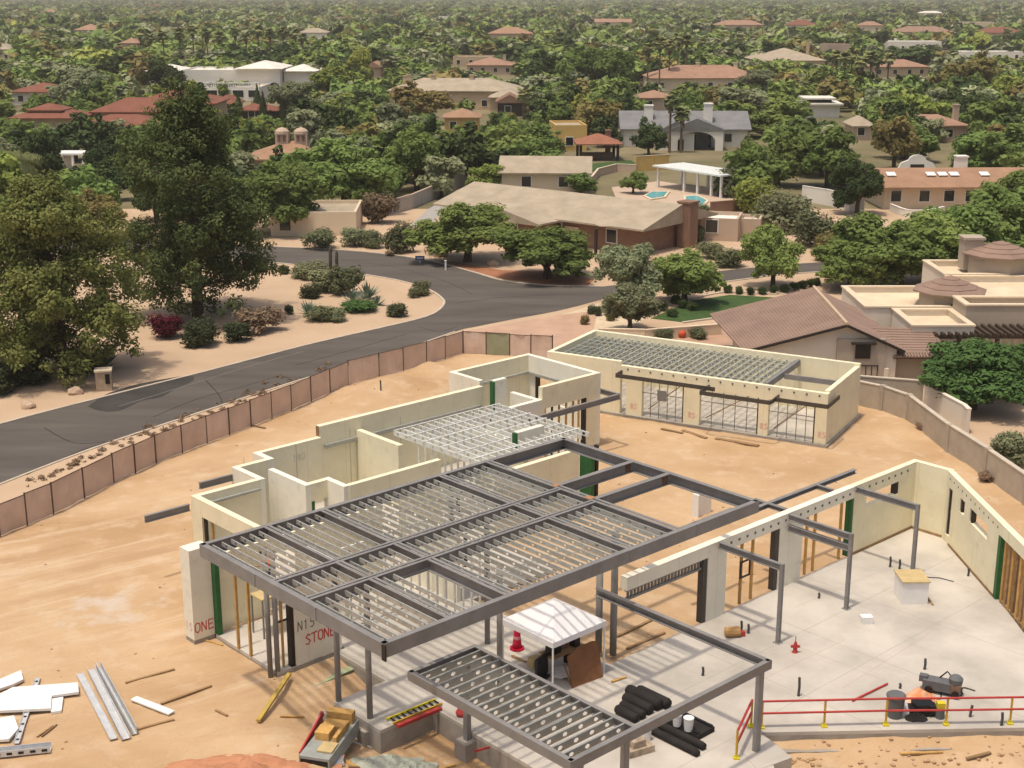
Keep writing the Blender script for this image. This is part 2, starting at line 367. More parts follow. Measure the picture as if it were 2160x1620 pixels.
for pts in ([(60, 1000), (140, 962), (200, 940), (300, 915)], [(330, 880), (420, 842), (520, 815), (600, 790)], [(90, 905), (160, 935), (250, 925)], [(620, 770), (720, 745), (860, 705)], [(700, 545), (820, 562), (930, 590), (1000, 620)], [(960, 640), (1060, 628), (1180, 622)], [(880, 690), (930, 700), (965, 690)], [(430, 800), (455, 830), (470, 850)]):
    ribbon('road_crack', smoothline([at(*q) + Vector((RNG.uniform(-.2, .2), RNG.uniform(-.2, .2), 0)) for q in pts], 6), .06, GZ + .0215, M_CRACK, .004)
# a faint paler centre seam and a few worn strips
M_SEAM = mat('worn asphalt seam', (0.16, 0.15, 0.135), 0.9, 0.2, 1.5)
seam = smoothline([at(*p) for p in [(250, 858), (400, 812), (520, 775), (640, 742)]], 6)
ribbon('road_seam', seam, 0.10, GZ + 0.021, M_SEAM, 0.006)
sheet('driveway', [at(*p) for p in [(985, 697), (1090, 680), (1185, 664), (1262, 655), (1250, 700), (1180, 735), (1080, 738), (980, 733)]], GZ + 0.012, mat('pinkish driveway', (0.47, 0.31, 0.22), 0.9, 0.12, 0.6, 0.004, 20))
sheet('driveway', [at(*p) for p in [(1185, 664), (1262, 640), (1330, 625), (1420, 640), (1330, 690), (1262, 700), (1250, 690)]], GZ + 0.008, mat('pale gravel bed', (0.58, 0.47, 0.33), 0.95, 0.12, 1.5, 0.01, 20))
M_LAWN = mat('lawn', (0.035, 0.075, 0.018), 0.9, 0.3, 0.8, 0.03, 14, col2=(0.06, 0.11, 0.03), detail=8)
sheet('lawn', [at(*p) for p in [(1372, 672), (1460, 634), (1540, 622), (1640, 628), (1660, 640), (1540, 668), (1440, 680)]], GZ + 0.015, M_LAWN)
sheet('lawn', [at(*p) for p in [(1250, 345), (1330, 338), (1350, 350), (1290, 362), (1240, 362)]], GZ + 0.015, M_LAWN)
sheet('pavement', [at(*p) for p in [(1400, 718), (1300, 700), (1330, 692), (1520, 690), (1560, 722), (1500, 735)]], GZ + 0.010, mat('reddish driveway', (0.42, 0.27, 0.19), 0.9, 0.12, 0.6))
ribbon('kerb', [at(*p) for p in [(1440, 682), (1540, 668), (1660, 640)]], 0.25, GZ, M_KERB, 0.12)
ribbon('kerb', smoothline([at(*p) for p in [(1440, 640), (1480, 626), (1540, 617), (1640, 622)]], 4), 0.25, GZ, M_KERB, 0.10)

# ------------------------------------------------------------------ construction fence with tan screens
M_SCREEN = mat('tan fence screen', (0.58, 0.45, 0.37), 0.85, 0.12, 0.8, 0.01, 3, objvar=0.06)
M_SCREENG = mat('green fence screen', (0.27, 0.28, 0.18), 0.85, 0.1, 1)
M_POST = mat('fence post', (0.10, 0.065, 0.05), 0.6, 0.2, 3)
fl = []
for i in range(len(FENCE) - 1):
    a, b = FENCE[i], FENCE[i+1]; L = (b - a).length; k = max(1, round(L / 2.0))
    for j in range(k): fl.append(a.lerp(b, j / k))
fl.append(FENCE[-1])
ft = thing('construction_fence', 'long tan screened temporary fence along the road side of the building site', 'fence')
for i in range(len(fl) - 1):
    a, b = fl[i].copy(), fl[i+1].copy(); a.z = gh(a.x, a.y) if i else GZ; b.z = gh(b.x, b.y)
    a.z = b.z = GZ; d = (b - a); n = Vector((-d.y, d.x, 0)).normalized()
    mb = MB(); K = 6; hh = 1.62 + RNG.uniform(-0.04, 0.04)
    for q in range(K):
        for (s0, s1) in ((q / K, (q + 1) / K),):
            def P(s, z, off): 
                sag = 0.05 * math.sin(math.pi * s) * math.sin(z * 2 + i) + 0.03 * math.sin(s * 9 + i * 1.7)
                p = a.lerp(b, 0.03 + 0.94 * s) + n * (sag + off); return (p.x, p.y, GZ + z)
            for z0, z1 in ((0.04, 0.55), (0.55, 1.1), (1.1, hh)):
                mb.quad(P(s0, z0, 0.012), P(s1, z0, 0.012), P(s1, z1, 0.012), P(s0, z1, 0.012))
                mb.quad(P(s1, z0, -0.012), P(s0, z0, -0.012), P(s0, z1, -0.012), P(s1, z1, -0.012))
    gp = 1030 < proj((a + b) / 2)[0] < 1072
    pan = mb.build('screen_panel', M_SCREENG if gp else M_SCREEN, ft)
    if gp: pan['label'] = 'narrow green screen panel'
    MB().tube([a + Vector((0, 0, 0)), a + Vector((0, 0, hh + 0.08))], 0.045, 6).build('fence_post', M_POST, ft)
    MB().obox(a + Vector((0, 0, hh + 0.02)) , b + Vector((0, 0, hh + 0.02)), 0.04, 0.04).build('top_rail', M_POST, ft)
a = fl[-1]; MB().tube([a, a + Vector((0, 0, 1.72))], 0.045, 6).build('fence_post', M_POST, ft)

# ------------------------------------------------------------------ grey block wall on the right side of the site
M_BLOCK = mat('grey block', (0.40, 0.345, 0.275), 0.9, 0.12, 1.2, 0.006, 9, objvar=0.06)
M_BLOCKC = mat('pale block cap', (0.52, 0.46, 0.37), 0.9, 0.1, 1.2)
def blockwall(name, label, pts, h, th=0.22, step=4.2, m=M_BLOCK, mc=M_BLOCKC, pil=True, z=GZ):
    t = thing(name, label, 'wall')
    for i in range(len(pts) - 1):
        a, b = pts[i].copy(), pts[i+1].copy(); a.z = b.z = z - 0.1; L = (b - a).length; k = max(1, round(L / step))
        for j in range(k):
            p, q = a.lerp(b, j / k), a.lerp(b, (j + 1) / k); c = Vector((0, 0, h / 2)); ps = RNG.uniform(-0.02, 0.02)
            MB().obox(p + c, q + c, th, h).build('wall_panel', m, t)
            MB().obox(p + Vector((0, 0, h + 0.03 + ps)), q + Vector((0, 0, h + 0.03 + ps)), th + 0.06, 0.07).build('cap_course', mc, t)
            if pil: MB().box(-th * .8, th * .8, -th * .8, th * .8, 0, h + 0.085).build('pilaster', m, t, False, p, math.atan2((b-a).y, (b-a).x))
    return t
blockwall('block_wall', 'grey concrete block boundary wall stepping along the right of the building site', BLOCKW[1:], 1.65)
# ------------------------------------------------------------------ the house under construction
RZ = math.pi / 2 - YA
HS = thing('unfinished_house', 'cream panel house under construction with grey steel roof frame and open joists', 'house', (O2.x, O2.y, 0), RZ)
PARENT = [HS]
def part(mb, name, m, label=None, parent=None, smooth=False):
    o = mb.build(name, m, parent or PARENT[0], smooth)
    if label: o['label'] = label
    return o
def L3(u, v, z): return Vector((u, -v, z))
def bar(mb, u0, v0, u1, v1, z, w, h): return mb.obox(L3(u0, v0, z), L3(u1, v1, z), w, h)
def ibeam(u0, v0, u1, v1, zt, dep=0.5, w=0.24, t=0.03, name='steel_beam', m=M_STEEL, parent=None, split=False):
    mb = MB()
    if split:
        d = Vector((u1 - u0, -(v1 - v0), 0)).normalized(); n = Vector((-d.y, d.x, 0)) * w * .31
        for q in (-1, 1):
            mb.obox(L3(u0, v0, zt - t / 2) + n * q, L3(u1, v1, zt - t / 2) + n * q, w * .38, t)
    else: bar(mb, u0, v0, u1, v1, zt - t / 2, w, t)
    bar(mb, u0, v0, u1, v1, zt - dep + t / 2, w, t)
    bar(mb, u0, v0, u1, v1, zt - dep / 2, 0.025, dep - 2 * t)
    return part(mb, name, m, parent=parent)
def channel(u0, v0, u1, v1, zt, dep=0.5, w=0.2, side=1, t=0.03, name='steel_beam', m=M_STEEL, stiff=0):
    mb = MB(); a = L3(u0, v0, 0); b = L3(u1, v1, 0); d = (b - a).normalized(); n = Vector((-d.y, d.x, 0)) * side
    up = Vector((0, 0, 1))
    mb.obox(a + up * (zt - dep / 2), b + up * (zt - dep / 2), t, dep)
    for z in (zt - t / 2 - 0.001, zt - dep + t / 2 + 0.001): mb.obox(a + n * (w / 2 + t / 2) + up * z, b + n * (w / 2 + t / 2) + up * z, w, t)
    for k in range(stiff):
        p = a.lerp(b, (k + 1) / (stiff + 1)) - n * (t / 2 + 0.012) + up * (zt - dep / 2)
        mb.obox(p - d * 0.06, p + d * 0.06, 0.02, dep - 0.02)
    return part(mb, name, m)
# --- foundation slab pieces, butted
def slab(poly, z0=-1.1, name='slab'):
    c = [(u, -v) for u, v in poly]
    return part(MB().prism(c, -0.13, 0.0), name, M_CONC), part(MB().prism([(x, y) for x, y in c], z0, -0.13), 'stem_wall', M_STEM)
def R(u0, u1, v0, v1): return [(u0, v0), (u1, v0), (u1, v1), (u0, v1)]
slab([(3.6,-7.0),(7.0,-7.0),(7.0,-9.15),(8.9,-9.15),(8.9,-10.3),(23.0,-10.3),(23.0,-0.3),(3.6,-0.3)]); slab(R(23.0, 30.0, -13.1, -7.1)); slab(R(0.65, 15.5, -0.297, 4.2))
slab(R(3.3, 10.5, 4.203, 12.297)); slab(R(0.9, 3.297, 7.5, 10.3))
slab([(3.2, 12.3), (31.9, 12.3), (31.9, 14.15), (27.3, 19.2), (19.7, 27.2), (18.2, 25.85), (10.68, 19.44), (7.2, 23.4), (3.2, 23.4)])
part(MB().prism([(u, -v) for u, v in [(10.75, 19.65), (18.3, 26.1), (18.05, 26.4), (10.5, 19.95)]], -0.9, -0.50), 'footing_ledge', M_STEM)
part(MB().prism([(u, -v) for u, v in [(9.4, 19.3), (10.6, 19.6), (10.1, 21.2), (8.6, 20.9)]], -0.6, 0.02), 'column_pad', M_CONC)
for (u, v) in [(0.95, 7.55), (1.17, 9.35)]:
    part(MB().uv(u - .42, u + .1, v - .25, v + .25, -1.2, -0.35), 'column_pad', M_STEM)
part(MB().uv(2.7, 3.2, 12.2, 12.8, -1.2, -0.25), 'column_pad', M_STEM)
# --- panel walls: a straight wall with openings, in plan
def wall(u0, v0, u1, v1, z0, z1, th=0.3, ops=(), name='wall', m=M_FOAM, label=None, dots=0):
    a = Vector((u0, -v0)); b = Vector((u1, -v1)); Lw = (b - a).length; d = (b - a) / Lw
    mb = MB(); n = Vector((-d.y, d.x))
    def seg(s0, s1, za, zb):
        if s1 - s0 < 0.01 or zb - za < 0.01: return
        p, q = a + d * s0, a + d * s1; mb.obox((p.x, p.y, (za + zb) / 2), (q.x, q.y, (za + zb) / 2), th, zb - za)
    s = 0.0
    for (o0, o1, oz0, oz1) in sorted(ops):
        seg(s, o0, z0, z1); seg(o0, o1, z0, oz0); seg(o0, o1, oz1, z1); s = o1
    seg(s, Lw, z0, z1)
    o = part(mb, name, m, label)
    return o
WZ = 3.4
part(MB().uv(-0.3, 0.64, -1.05, -0.35, 0.0, 3.85), 'wall_pier', M_FOAMW, 'white wall pier sprayed with red letters')
part(MB().uv(-0.29, 0.63, -1.04, -0.36, -0.45, 0.0), 'stem_wall', M_STEM)
part(MB().uv(0.66, 0.86, -0.42, -0.1, 0.0, 3.6), 'jamb', M_GREEN, 'green wrapped jamb')
wall(0.66, -0.6, 9.3, -0.6, 0, 3.3, 0.28, [(2.6, 4.2, 0.0, 2.6)])
for v in (1.43, 2.33): part(MB().uv(0.60, 0.70, v - .05, v + .05, 0, 3.62), 'post', M_YWOOD)
part(MB().uv(1.36, 1.5, 3.85, 4.15, 0, 3.6), 'jamb', M_DARKW)
part(MB().uv(1.05, 1.13, 3.9, 3.98, 0, 3.5), 'post', M_YWOOD)
part(MB().uv(0.72, 1.34, 3.93, 3.98, 1.9, 1.97), 'brace', M_DARKW)
wall(1.51, 4.05, 3.65, 4.05, 0, 3.4, 0.3, name='wall', m=M_FOAMW, label='white wall sprayed N15 STONE')
part(MB().uv(1.3, 3.75, 3.86, 4.24, -0.9, 0.0), 'stem_wall', M_STEM)
for u, v in ((0.46, 3.98), (0.72, 4.1)):
    part(MB().tube([L3(u, v, -0.6), L3(u, v, 5.12)], 0.1, 10), 'steel_column', M_STEEL, smooth=True)
# left room
wall(3.75, -7.0, 3.75, -0.9, 0, WZ, 0.3, [(0.85, 5.6, 0.0, 2.62)])
part(MB().uv(3.68, 3.8, -6.12, -5.98, 0, 2.62), 'jamb', M_DARKW)
part(MB().uv(3.7, 3.8, -5.55, -5.45, 0, 2.62), 'post', M_YWOOD)
wall(3.9, -6.85, 7.0, -6.85, 0, WZ, 0.3)
part(MB().uv(4.0, 6.95, -6.69, -6.5, 2.95, 3.05), 'ledger', M_GALV)
wall(7.15, -9.15, 7.15, -6.7, 0, WZ, 0.3, m=M_FOAMW); wall(7.3, -9.0, 8.9, -9.0, 0, WZ, 0.3)
wall(9.05, -10.3, 9.05, -8.85, 0, WZ, 0.3, m=M_FOAMW); wall(9.2, -10.15, 12.75, -10.15, 0, WZ, 0.3)
wall(12.76, -10.3, 23.75, -10.3, 0, 3.95, 0.32); part(MB().uv(12.74, 12.80, -10.44, -10.16, 3.42, 3.94), 'end_cap', M_WOOD)
part(MB().uv(13.0, 23.5, -10.13, -9.98, 2.75, 2.95), 'ledger', M_GALV)
for u in (8.2, 11.2, 14.6, 17.9): part(MB().uv(u, u + 0.02, -9.99 if u < 12 else -10.135, -9.985 if u < 12 else -10.13, 0.1, 3.4), 'panel_joint', M_STEM)
wall(8.25, -7.7, 8.25, -4.6, 0, WZ, 0.3, m=M_FOAMW)
wall(8.4, -4.75, 9.3, -4.75, 2.55, WZ, 0.3); part(MB().uv(8.42, 8.56, -4.9, -4.58, 0, 2.55), 'jamb', M_GREEN)
wall(9.45, -4.9, 9.45, -3.3, 0, WZ, 0.3, m=M_FOAMW); wall(9.6, -3.4, 15.0, -3.4, 0, WZ, 0.28, [(1.6, 3.0, 0, 2.4)])
wall(15.15, -10.1, 15.15, -6.6, 0, 3.3, 0.3, m=M_FOAM)
# rear block
RH = 4.2
wall(23.9, -13.1, 23.9, -10.45, 0, RH, 0.3, m=M_FOAMW); wall(24.05, -12.95, 29.7, -12.95, 0, RH, 0.3)
wall(29.85, -13.1, 29.85, -7.1, 0, RH, 0.3, [(0.9, 3.6, 1.6, 3.0)], m=M_FOAMW)
part(MB().uv(29.72, 29.98, -12.2, -12.05, 1.6, 3.0), 'jamb', M_DARKW)
wall(25.4, -7.25, 29.7, -7.25, 0, RH, 0.3, [(0.2, 3.5, 0.0, 2.95)])
part(MB().uv(24.05, 29.68, -12.78, -12.62, 3.1, 3.25), 'ledger', M_GALV); part(MB().uv(29.5, 29.68, -12.6, -7.45, 3.1, 3.25), 'ledger', M_GALV)
wall(25.25, -9.4, 25.25, -7.1, 0, 3.5, 0.3, m=M_FOAMW); wall(22.6, -7.25, 25.1, -7.25, 0, 3.5, 0.3, [(0.5, 1.9, 0, 2.4)], m=M_FOAMW)
for u in (25.75, 26.3, 26.85, 27.4, 27.95, 28.4): part(MB().uv(u - .04, u + .04, -7.3, -7.2, 0, 2.95), 'stud', M_YWOOD if u != 26.3 else M_DARKW)
part(MB().uv(28.72, 28.9, -7.38, -7.14, 0, 2.95), 'jamb', M_DARKW)
part(MB().uv(24.0, 24.9, -9.75, -9.45, 0, 4.35), 'wall_stub', M_FOAMW); part(MB().uv(23.88, 23.998, -9.72, -9.42, 2.0, 4.3), 'jamb', M_GREEN)
part(MB().uv(19.0, 20.8, -2.45, -2.15, 2.6, 4.15), 'wall_stub', M_FOAMW); part(MB().uv(18.88, 18.998, -2.44, -2.16, 2.62, 4.12), 'jamb', M_GREEN)
wall(15.6, -0.2, 21.2, -0.2, 0, 3.3, 0.3); part(MB().uv(22.0, 22.25, -0.8, 0.0, 0, 3.2), 'jamb', M_GREEN)
part(MB().uv(21.85, 22.0, -1.2, -1.0, 0, 3.2), 'post', M_YWOOD); part(MB().uv(22.5, 22.64, -0.3, -0.1, 0, 3.2), 'jamb', M_DARKW)
wall(20.0, -6.2, 20.0, -2.6, 0, 3.2, 0.28)
# stub beams poking out of the walls
for a in ((1.4, -7.2, 3.6, -7.2, 2.95), (5.24, -9.13, 7.0, -9.13, 3.05), (23.4, -6.15, 30.6, -6.15, 3.05)):
    ibeam(*a[:4], a[4], 0.32, 0.16)
ibeam(30.55, -7.9, 30.55, -6.2, 3.05, 0.3, 0.15)
part(MB().obox(L3(30.2, -7.7, 2.2), L3(30.2, -7.7, 3.7), .12, .12), 'steel_column', M_STEEL)

# --- main steel roof frame
RF = link('roof_frame', None, HS, (-1.70, -3.08, 5.6 - 4.2 * 0.9327)); RF.scale = (0.9327,) * 3; RF['label'] = 'grey steel roof frame filled with joists'; PARENT = [RF]
ZF = 4.2; UL = (0, 3.0, 5.76, 12.15, 15.0, 20.05); VL = (0, 5.0, 7.1, 11.85)
channel(0, 0, 20.05, 0, ZF, 0.52, 0.2, -1, stiff=2); channel(0, 0.016, 0, 11.834, ZF, 0.52, 0.2, 1, stiff=2)
channel(0.016, 11.85, 20.034, 11.85, ZF, 0.52, 0.2, 1, stiff=4); channel(20.05, 0.016, 20.05, 11.834, ZF, 0.52, 0.2, -1)
ibeam(15.0, 0.22, 15.0, 11.63, ZF - 0.003, 0.5, 0.4, split=True)
for i in range(1, 4):
    u = UL[i]
    for j in range(3): ibeam(u, VL[j] + (0.22 if j == 0 else 0.14), u, VL[j+1] - (0.22 if j == 2 else 0.14), ZF - 0.004, 0.46, 0.34, split=True)
for v in VL[1:3]: ibeam(0.22, v, 14.84, v, ZF - 0.002, 0.46, 0.34, split=True)
for v in (4.65, 6.9): ibeam(15.16, v, 19.83, v, ZF - 0.002, 0.5, 0.26)
part(MB().box(-0.03, 0.03, -11.95, -11.75, ZF - 0.6, ZF - 0.02), 'corner_plate', M_DARKW)
# joists with round web openings
def joist_mesh(name, L, dep=0.28, fl=0.06, cell=0.9, hole=0.07, m=M_GALV):
    mb = MB(); n = max(1, round(L / cell)); c = L / n; h = dep / 2
    for k in range(n):
        cx = (k + 0.5) * c; base = len(mb.v)
        outer = [(-c/2, -h), (0, -h), (c/2, -h), (c/2, 0), (c/2, h), (0, h), (-c/2, h), (-c/2, 0)]
        for x, z in outer: mb.v.append((cx + x, 0, z - h))
        for q in range(8):
            t = math.radians(225 + 45 * q); mb.v.append((cx + hole * 1.35 * math.cos(t), 0, hole * math.sin(t) - h))
        for q in range(8): mb.f.append((base + q, base + (q+1) % 8, base + 8 + (q+1) % 8, base + 8 + q))
    for z in (0.0, -dep + 0.0): mb.box(0, L, 0.001, fl, z - 0.006, z + 0.002)
    mb.box(0, L, fl - 0.005, fl + 0.0, -0.035, -0.006)
    return mb.mesh(name, m)
J = {j: joist_mesh('joist', VL[j+1] - VL[j] - 0.36, 0.17, 0.05, 0.8, 0.05) for j in range(3)}
def put_joist(me, u, v, z, along_v=True, parent=None, name='joist'):
    o = link(name, me, parent or PARENT[0], (u, -v, z)); o.rotation_euler = (0, 0, -math.pi / 2 if along_v else 0.0); return o
for j in range(3):
    for i in range(4):
        a, b = UL[i], UL[i+1]; n = int((b - a) / 0.49)
        for k in range(1, n + 1):
            u = a + k * (b - a) / (n + 1)
            if j == 2 and i == 1 and k > 2: continue
            put_joist(J[j], u, VL[j] + 0.18, ZF - 0.1)
    # hangers along the far beam of each row, as dark stubs under the flange
# bridging under the joists
for (u0, u1, v) in ((5.9, 12.0, 1.7), (5.9, 12.0, 3.3), (12.3, 14.8, 2.5), (5.9, 12.0, 9.4), (0.3, 2.9, 9.4), (12.3, 14.8, 9.4)):
    part(MB().uv(u0, u1, v - .03, v + .03, ZF - 0.41, ZF - 0.385), 'bridging', M_GALV)
PARENT = [HS]
# columns under the frame
for u, v, z0 in ((1.09, 7.55, -0.8), (1.17, 9.35, -0.9), (8.2, 7.75, 0), (10.3, 3.08, 0), (5.76, 11.2, 0.0)):
    part(MB().tube([L3(u, v, z0), L3(u, v, 5.12)], 0.11, 10), 'steel_column', M_STEEL, smooth=True)
for u, v, zt_ in ((11.0, 11.2, 3.35), (11.25, 11.75, 5.12)):
    part(MB().tube([L3(u, v, -0.05), L3(u, v, zt_)], 0.14, 12), 'steel_column', M_STEEL, smooth=True)
# white joist deck of the left wing
JW = joist_mesh('joist', 6.9, 0.25, 0.06, 0.7, 0.08, M_GALVW)
for k in range(15): put_joist(JW, 15.5 + 0.5 * k, -7.6, 3.75)
for v in (-7.5, -6.3, -5.1, -3.9, -2.7, -1.5): part(MB().uv(15.45, 22.65, v - .04, v + .04, 3.76, 3.79), 'bridging', M_GALVW)
for k in range(11): part(MB().uv(15.6 + .42 * k - .03, 15.6 + .42 * k + .03, -5.75, -5.65, 0, 3.48), 'stud', M_GALVW)
for u, v, h in ((16.4, -4.3, 1.7), (16.75, -4.1, 1.8), (10.9, 2.2, 1.6), (12.6, 1.3, 1.6)):   # dark vent pipes standing on the slab
    part(MB().tube([L3(u, v, 0), L3(u, v, h)], 0.09, 8), 'vent_pipe', M_BLACK)
# steel stud walls under the roof, seen through the joists
for u0, u1, v in ((5.0, 9.5, 2.4), (6.2, 9.8, 6.0)):
    n = int((u1 - u0) / 0.45)
    for k in range(n + 1): part(MB().uv(u0 + k * .45 - .02, u0 + k * .45 + .02, v - .045, v + .045, 0, 3.3), 'stud', M_GALVW)
    part(MB().uv(u0, u1, v - .05, v + .05, 3.3, 3.34), 'track', M_GALVW)
wall(4.4, 1.0, 4.4, 3.6, 0, 3.2, 0.2, m=M_FOAMW); wall(9.9, 0.6, 9.9, 4.0, 0, 3.2, 0.2, m=M_FOAMW)

# --- low steel canopy over the terrace
ZC = 3.4
channel(0.36, 12.65, 0.36, 20.3, ZC, 0.32, 0.15, 1); channel(0.375, 20.3, 9.85, 20.3, ZC, 0.32, 0.15, 1); channel(9.87, 12.2, 9.87, 20.315, ZC, 0.32, 0.15, -1)
channel(0.375, 12.66, 3.3, 12.66, ZC, 0.32, 0.15, -1); channel(3.3, 12.68, 3.3, 20.28, ZC - 0.003, 0.3, 0.12, -1)
ZB = MB()
for k in range(19): 
    u = 3.6 + k * 0.33; ZB.uv(u, u + 0.06, 20.22, 20.27, ZC - 0.29, ZC - 0.03)
part(ZB, 'web_clip', M_GALV)
JC = joist_mesh('joist', 2.72, 0.26, 0.07, 0.62, 0.074, mat('dull galvanised steel', (0.33, 0.34, 0.315), .5, .15, 3, 0, None, .3, objvar=.12))
for k in range(15): put_joist(JC, 0.52, 13.1 + 0.48 * k, ZC - 0.03, False)
for u, v, z0 in ((9.55, 20.1, 0.02), (2.9, 20.1, -0.9), (0.9, 20.1, -0.9), (3.05, 12.5, -0.3)):
    part(MB().obox(L3(u, v, z0), L3(u, v, ZC - 0.3), 0.2, 0.2), 'steel_column', M_STEEL)

# --- right wing: header on piers, steel posts and outrigger beams
wall(11.3, 12.2, 26.45, 12.2, 2.85, 3.4, 0.34, name='header', m=M_FOAMW)
wall(16.16, 12.2, 17.35, 12.2, 0, 2.85, 0.34, name='wall_pier', m=M_FOAMW); wall(20.95, 12.2, 22.6, 12.2, 0, 2.85, 0.34, name='wall_pier', m=M_FOAMW)
for u in (16.02, 20.83): part(MB().uv(u - .12, u + .12, 12.06, 12.34, 0, 2.85), 'jamb', mat('dark steel jamb', (0.07, 0.06, 0.055), 0.6))
for u in (18.55, 19.3, 23.15, 23.75, 25.75): part(MB().uv(u - .05, u + .05, 12.15, 12.25, 0, 2.85), 'post', M_YWOOD)
part(MB().uv(26.3, 26.46, 12.04, 12.36, 0, 2.85), 'jamb', M_GREEN)
wall(26.47, 12.2, 31.6, 12.2, 0, 3.4, 0.3, [(1.0, 3.7, 2.15, 2.75)]); part(MB().uv(29.95, 30.15, 12.07, 12.33, 2.15, 2.75), 'jamb', M_DARKW)
wall(31.75, 12.05, 31.75, 14.2, 0, 3.4, 0.3)
dd = Vector((27.3 - 31.65, 19.2 - 14.15)); dl = dd.length; dd /= dl
def DG(s): return 31.65 + dd.x * s, 14.15 + dd.y * s
wall(31.65, 14.15, *DG(dl), 0, 3.4, 0.3, [(0.35, 0.85, 0.4, 2.7), (1.9, 2.5, 2.1, 2.75), (3.2, 5.4, 2.1, 2.75)])
a = DG(0.42); part(MB().obox(L3(*a, 0.4), L3(*a, 2.7), .14, .2), 'jamb', M_DARKW)
a0, a1 = DG(0.36), DG(0.84); part(MB().obox(L3(*a0, 1.55), L3(*a1, 1.55), .1, .1), 'brace', M_WOOD)
for s in (1.98, 3.3): a = DG(s); part(MB().obox(L3(*a, 2.1), L3(*a, 2.75), .12, .28), 'jamb', M_DARKW)
a, b = DG(dl + 0.02), DG(dl + 0.3); part(MB().obox(L3(*a, 1.42), L3(*b, 1.42), 0.34, 2.84), 'jamb', M_GREEN)
wall(*DG(dl + 0.02), *DG(dl + 7), 2.86, 3.4, 0.3, name='header')
for k in range(8):
    a = DG(dl + 0.55 + k * 0.42); part(MB().obox(L3(*a, 0), L3(*a, 2.85), .09, .2), 'stud', M_WOOD if k % 2 else M_YWOOD)
a, b = DG(dl + 0.5), DG(dl + 4); part(MB().obox(L3(*a, .05), L3(*b, .05), .14, .1), 'sill_plate', M_WOOD)
# bolt heads along the header and the solid walls
M_BOLT = mat('bolt plate', (0.10, 0.10, 0.10), 0.5)
bolt = MB().box(-.05, .05, -.02, .0, -.05, .05).mesh('bolt', M_BOLT)
for k in range(26):
    o = link('bolt', bolt, HS, (17.6 + k * 0.53, -12.375, 3.12)) if k < 17 else link('bolt', bolt, HS, (17.6 + k * 0.53, -12.355, 3.12))
ang = math.atan2(-dd.y, dd.x)
for k in range(12):
    s = 0.4 + k * 0.55; a = DG(s); o = link('bolt', bolt, HS, (a[0] - 0.155 * dd.y, -(a[1]) - 0.155 * dd.x, 3.12)); o.rotation_euler = (0, 0, ang + math.pi)
for u in (16.8, 21.5, 26.56):
    part(MB().obox(L3(u, 15.55, 0), L3(u, 15.55, 3.4), 0.15, 0.15), 'steel_column', M_STEEL); ibeam(u, 12.4, u, 15.46, 3.38, 0.28, 0.16)
    part(MB().uv(u - .15, u + .15, 15.4, 15.7, 0, 0.02), 'base_plate', M_STEEL)
ibeam(21.5, 12.4, 21.5, 15.46, 2.88, 0.28, 0.16)
ibeam(20.1, 11.05, 28.4, 11.05, 3.45, 0.2, 0.2); ibeam(21.75, 10.3, 21.75, 10.94, 3.45, 0.2, 0.2); ibeam(21.75, 11.16, 21.75, 12.02, 3.45, 0.2, 0.2); ibeam(16.4, 10.6, 19.9, 10.6, 3.55, 0.25, 0.2); ibeam(25.3, 11.15, 25.3, 12.0, 3.45, 0.2, 0.16)
tr = MB(); bar(tr, 11.4, 12.2, 15.9, 12.2, 2.78, .12, .08); bar(tr, 11.4, 12.2, 15.9, 12.2, 2.42, .12, .1)
part(tr, 'truss_chord', M_STEEL)
for k in range(22): part(MB().uv(11.5 + k * .2, 11.58 + k * .2, 12.16, 12.24, 2.47, 2.74), 'truss_web', M_STEEL)
part(MB().obox(L3(18.35, 12.35, 1.3), L3(18.35, 12.35, 2.0), .06, .06).obox(L3(18.95, 12.35, 1.3), L3(18.95, 12.35, 2.0), .06, .06).obox(L3(18.32, 12.35, 1.3), L3(18.98, 12.35, 1.3), .06, .06).obox(L3(18.32, 12.35, 2.0), L3(18.98, 12.35, 2.0), .06, .06), 'bracket_frame', M_BLACK)
# sprayed letters as thin paint strokes
STRK = {'O': [[(.1, .2), (.1, .8), (.3, 1), (.6, .95), (.7, .7), (.65, .2), (.4, 0), (.1, .2)]], 'N': [[(.05, 0), (.1, 1), (.6, .05), (.65, 1)]],
        'E': [[(.65, .95), (.1, 1), (.1, 0), (.7, .05)], [(.1, .5), (.55, .55)]], 'S': [[(.65, .85), (.35, 1), (.1, .75), (.35, .55), (.65, .3), (.4, 0), (.05, .1)]],
        'T': [[(.0, .95), (.75, 1)], [(.38, .98), (.35, 0)]], '1': [[(.3, 0), (.35, 1), (.2, .8)]], '5': [[(.65, 1), (.2, 1), (.15, .6), (.5, .6), (.6, .3), (.4, 0), (.1, .05)]], 'H': [[(.1, 0), (.1, 1)], [(.65, 0), (.65, 1)], [(.1, .5), (.65, .5)]], '8': [[(.4, .5), (.1, .75), (.4, 1), (.65, .75), (.4, .5), (.1, .25), (.4, 0), (.7, .25), (.4, .5)]]}
def letters(txt, o, ex, size, m, name, parent, th=0.05, ez=Vector((0, 0, 1)), lw=0.85):
    mb = MB(); nrm = ex.cross(ez)
    for i, c in enumerate(txt):
        for st in STRK.get(c, []):
            P = [o + ex * ((i * lw + x) * size) + ez * (y * size * 1.15) for x, y in st]
            for p, q in zip(P, P[1:]):
                d = (q - p).normalized(); s = d.cross(nrm).normalized() * th / 2
                p, q = p - d * th * .3, q + d * th * .3
                mb.quad(p + s, p - s, q - s, q + s)
    return part(mb, name, m, parent=parent)
letters('ONE', L3(-0.27, -0.345, 0.3), Vector((1, 0, 0)), 0.36, M_RED, 'spray_letters', HS)
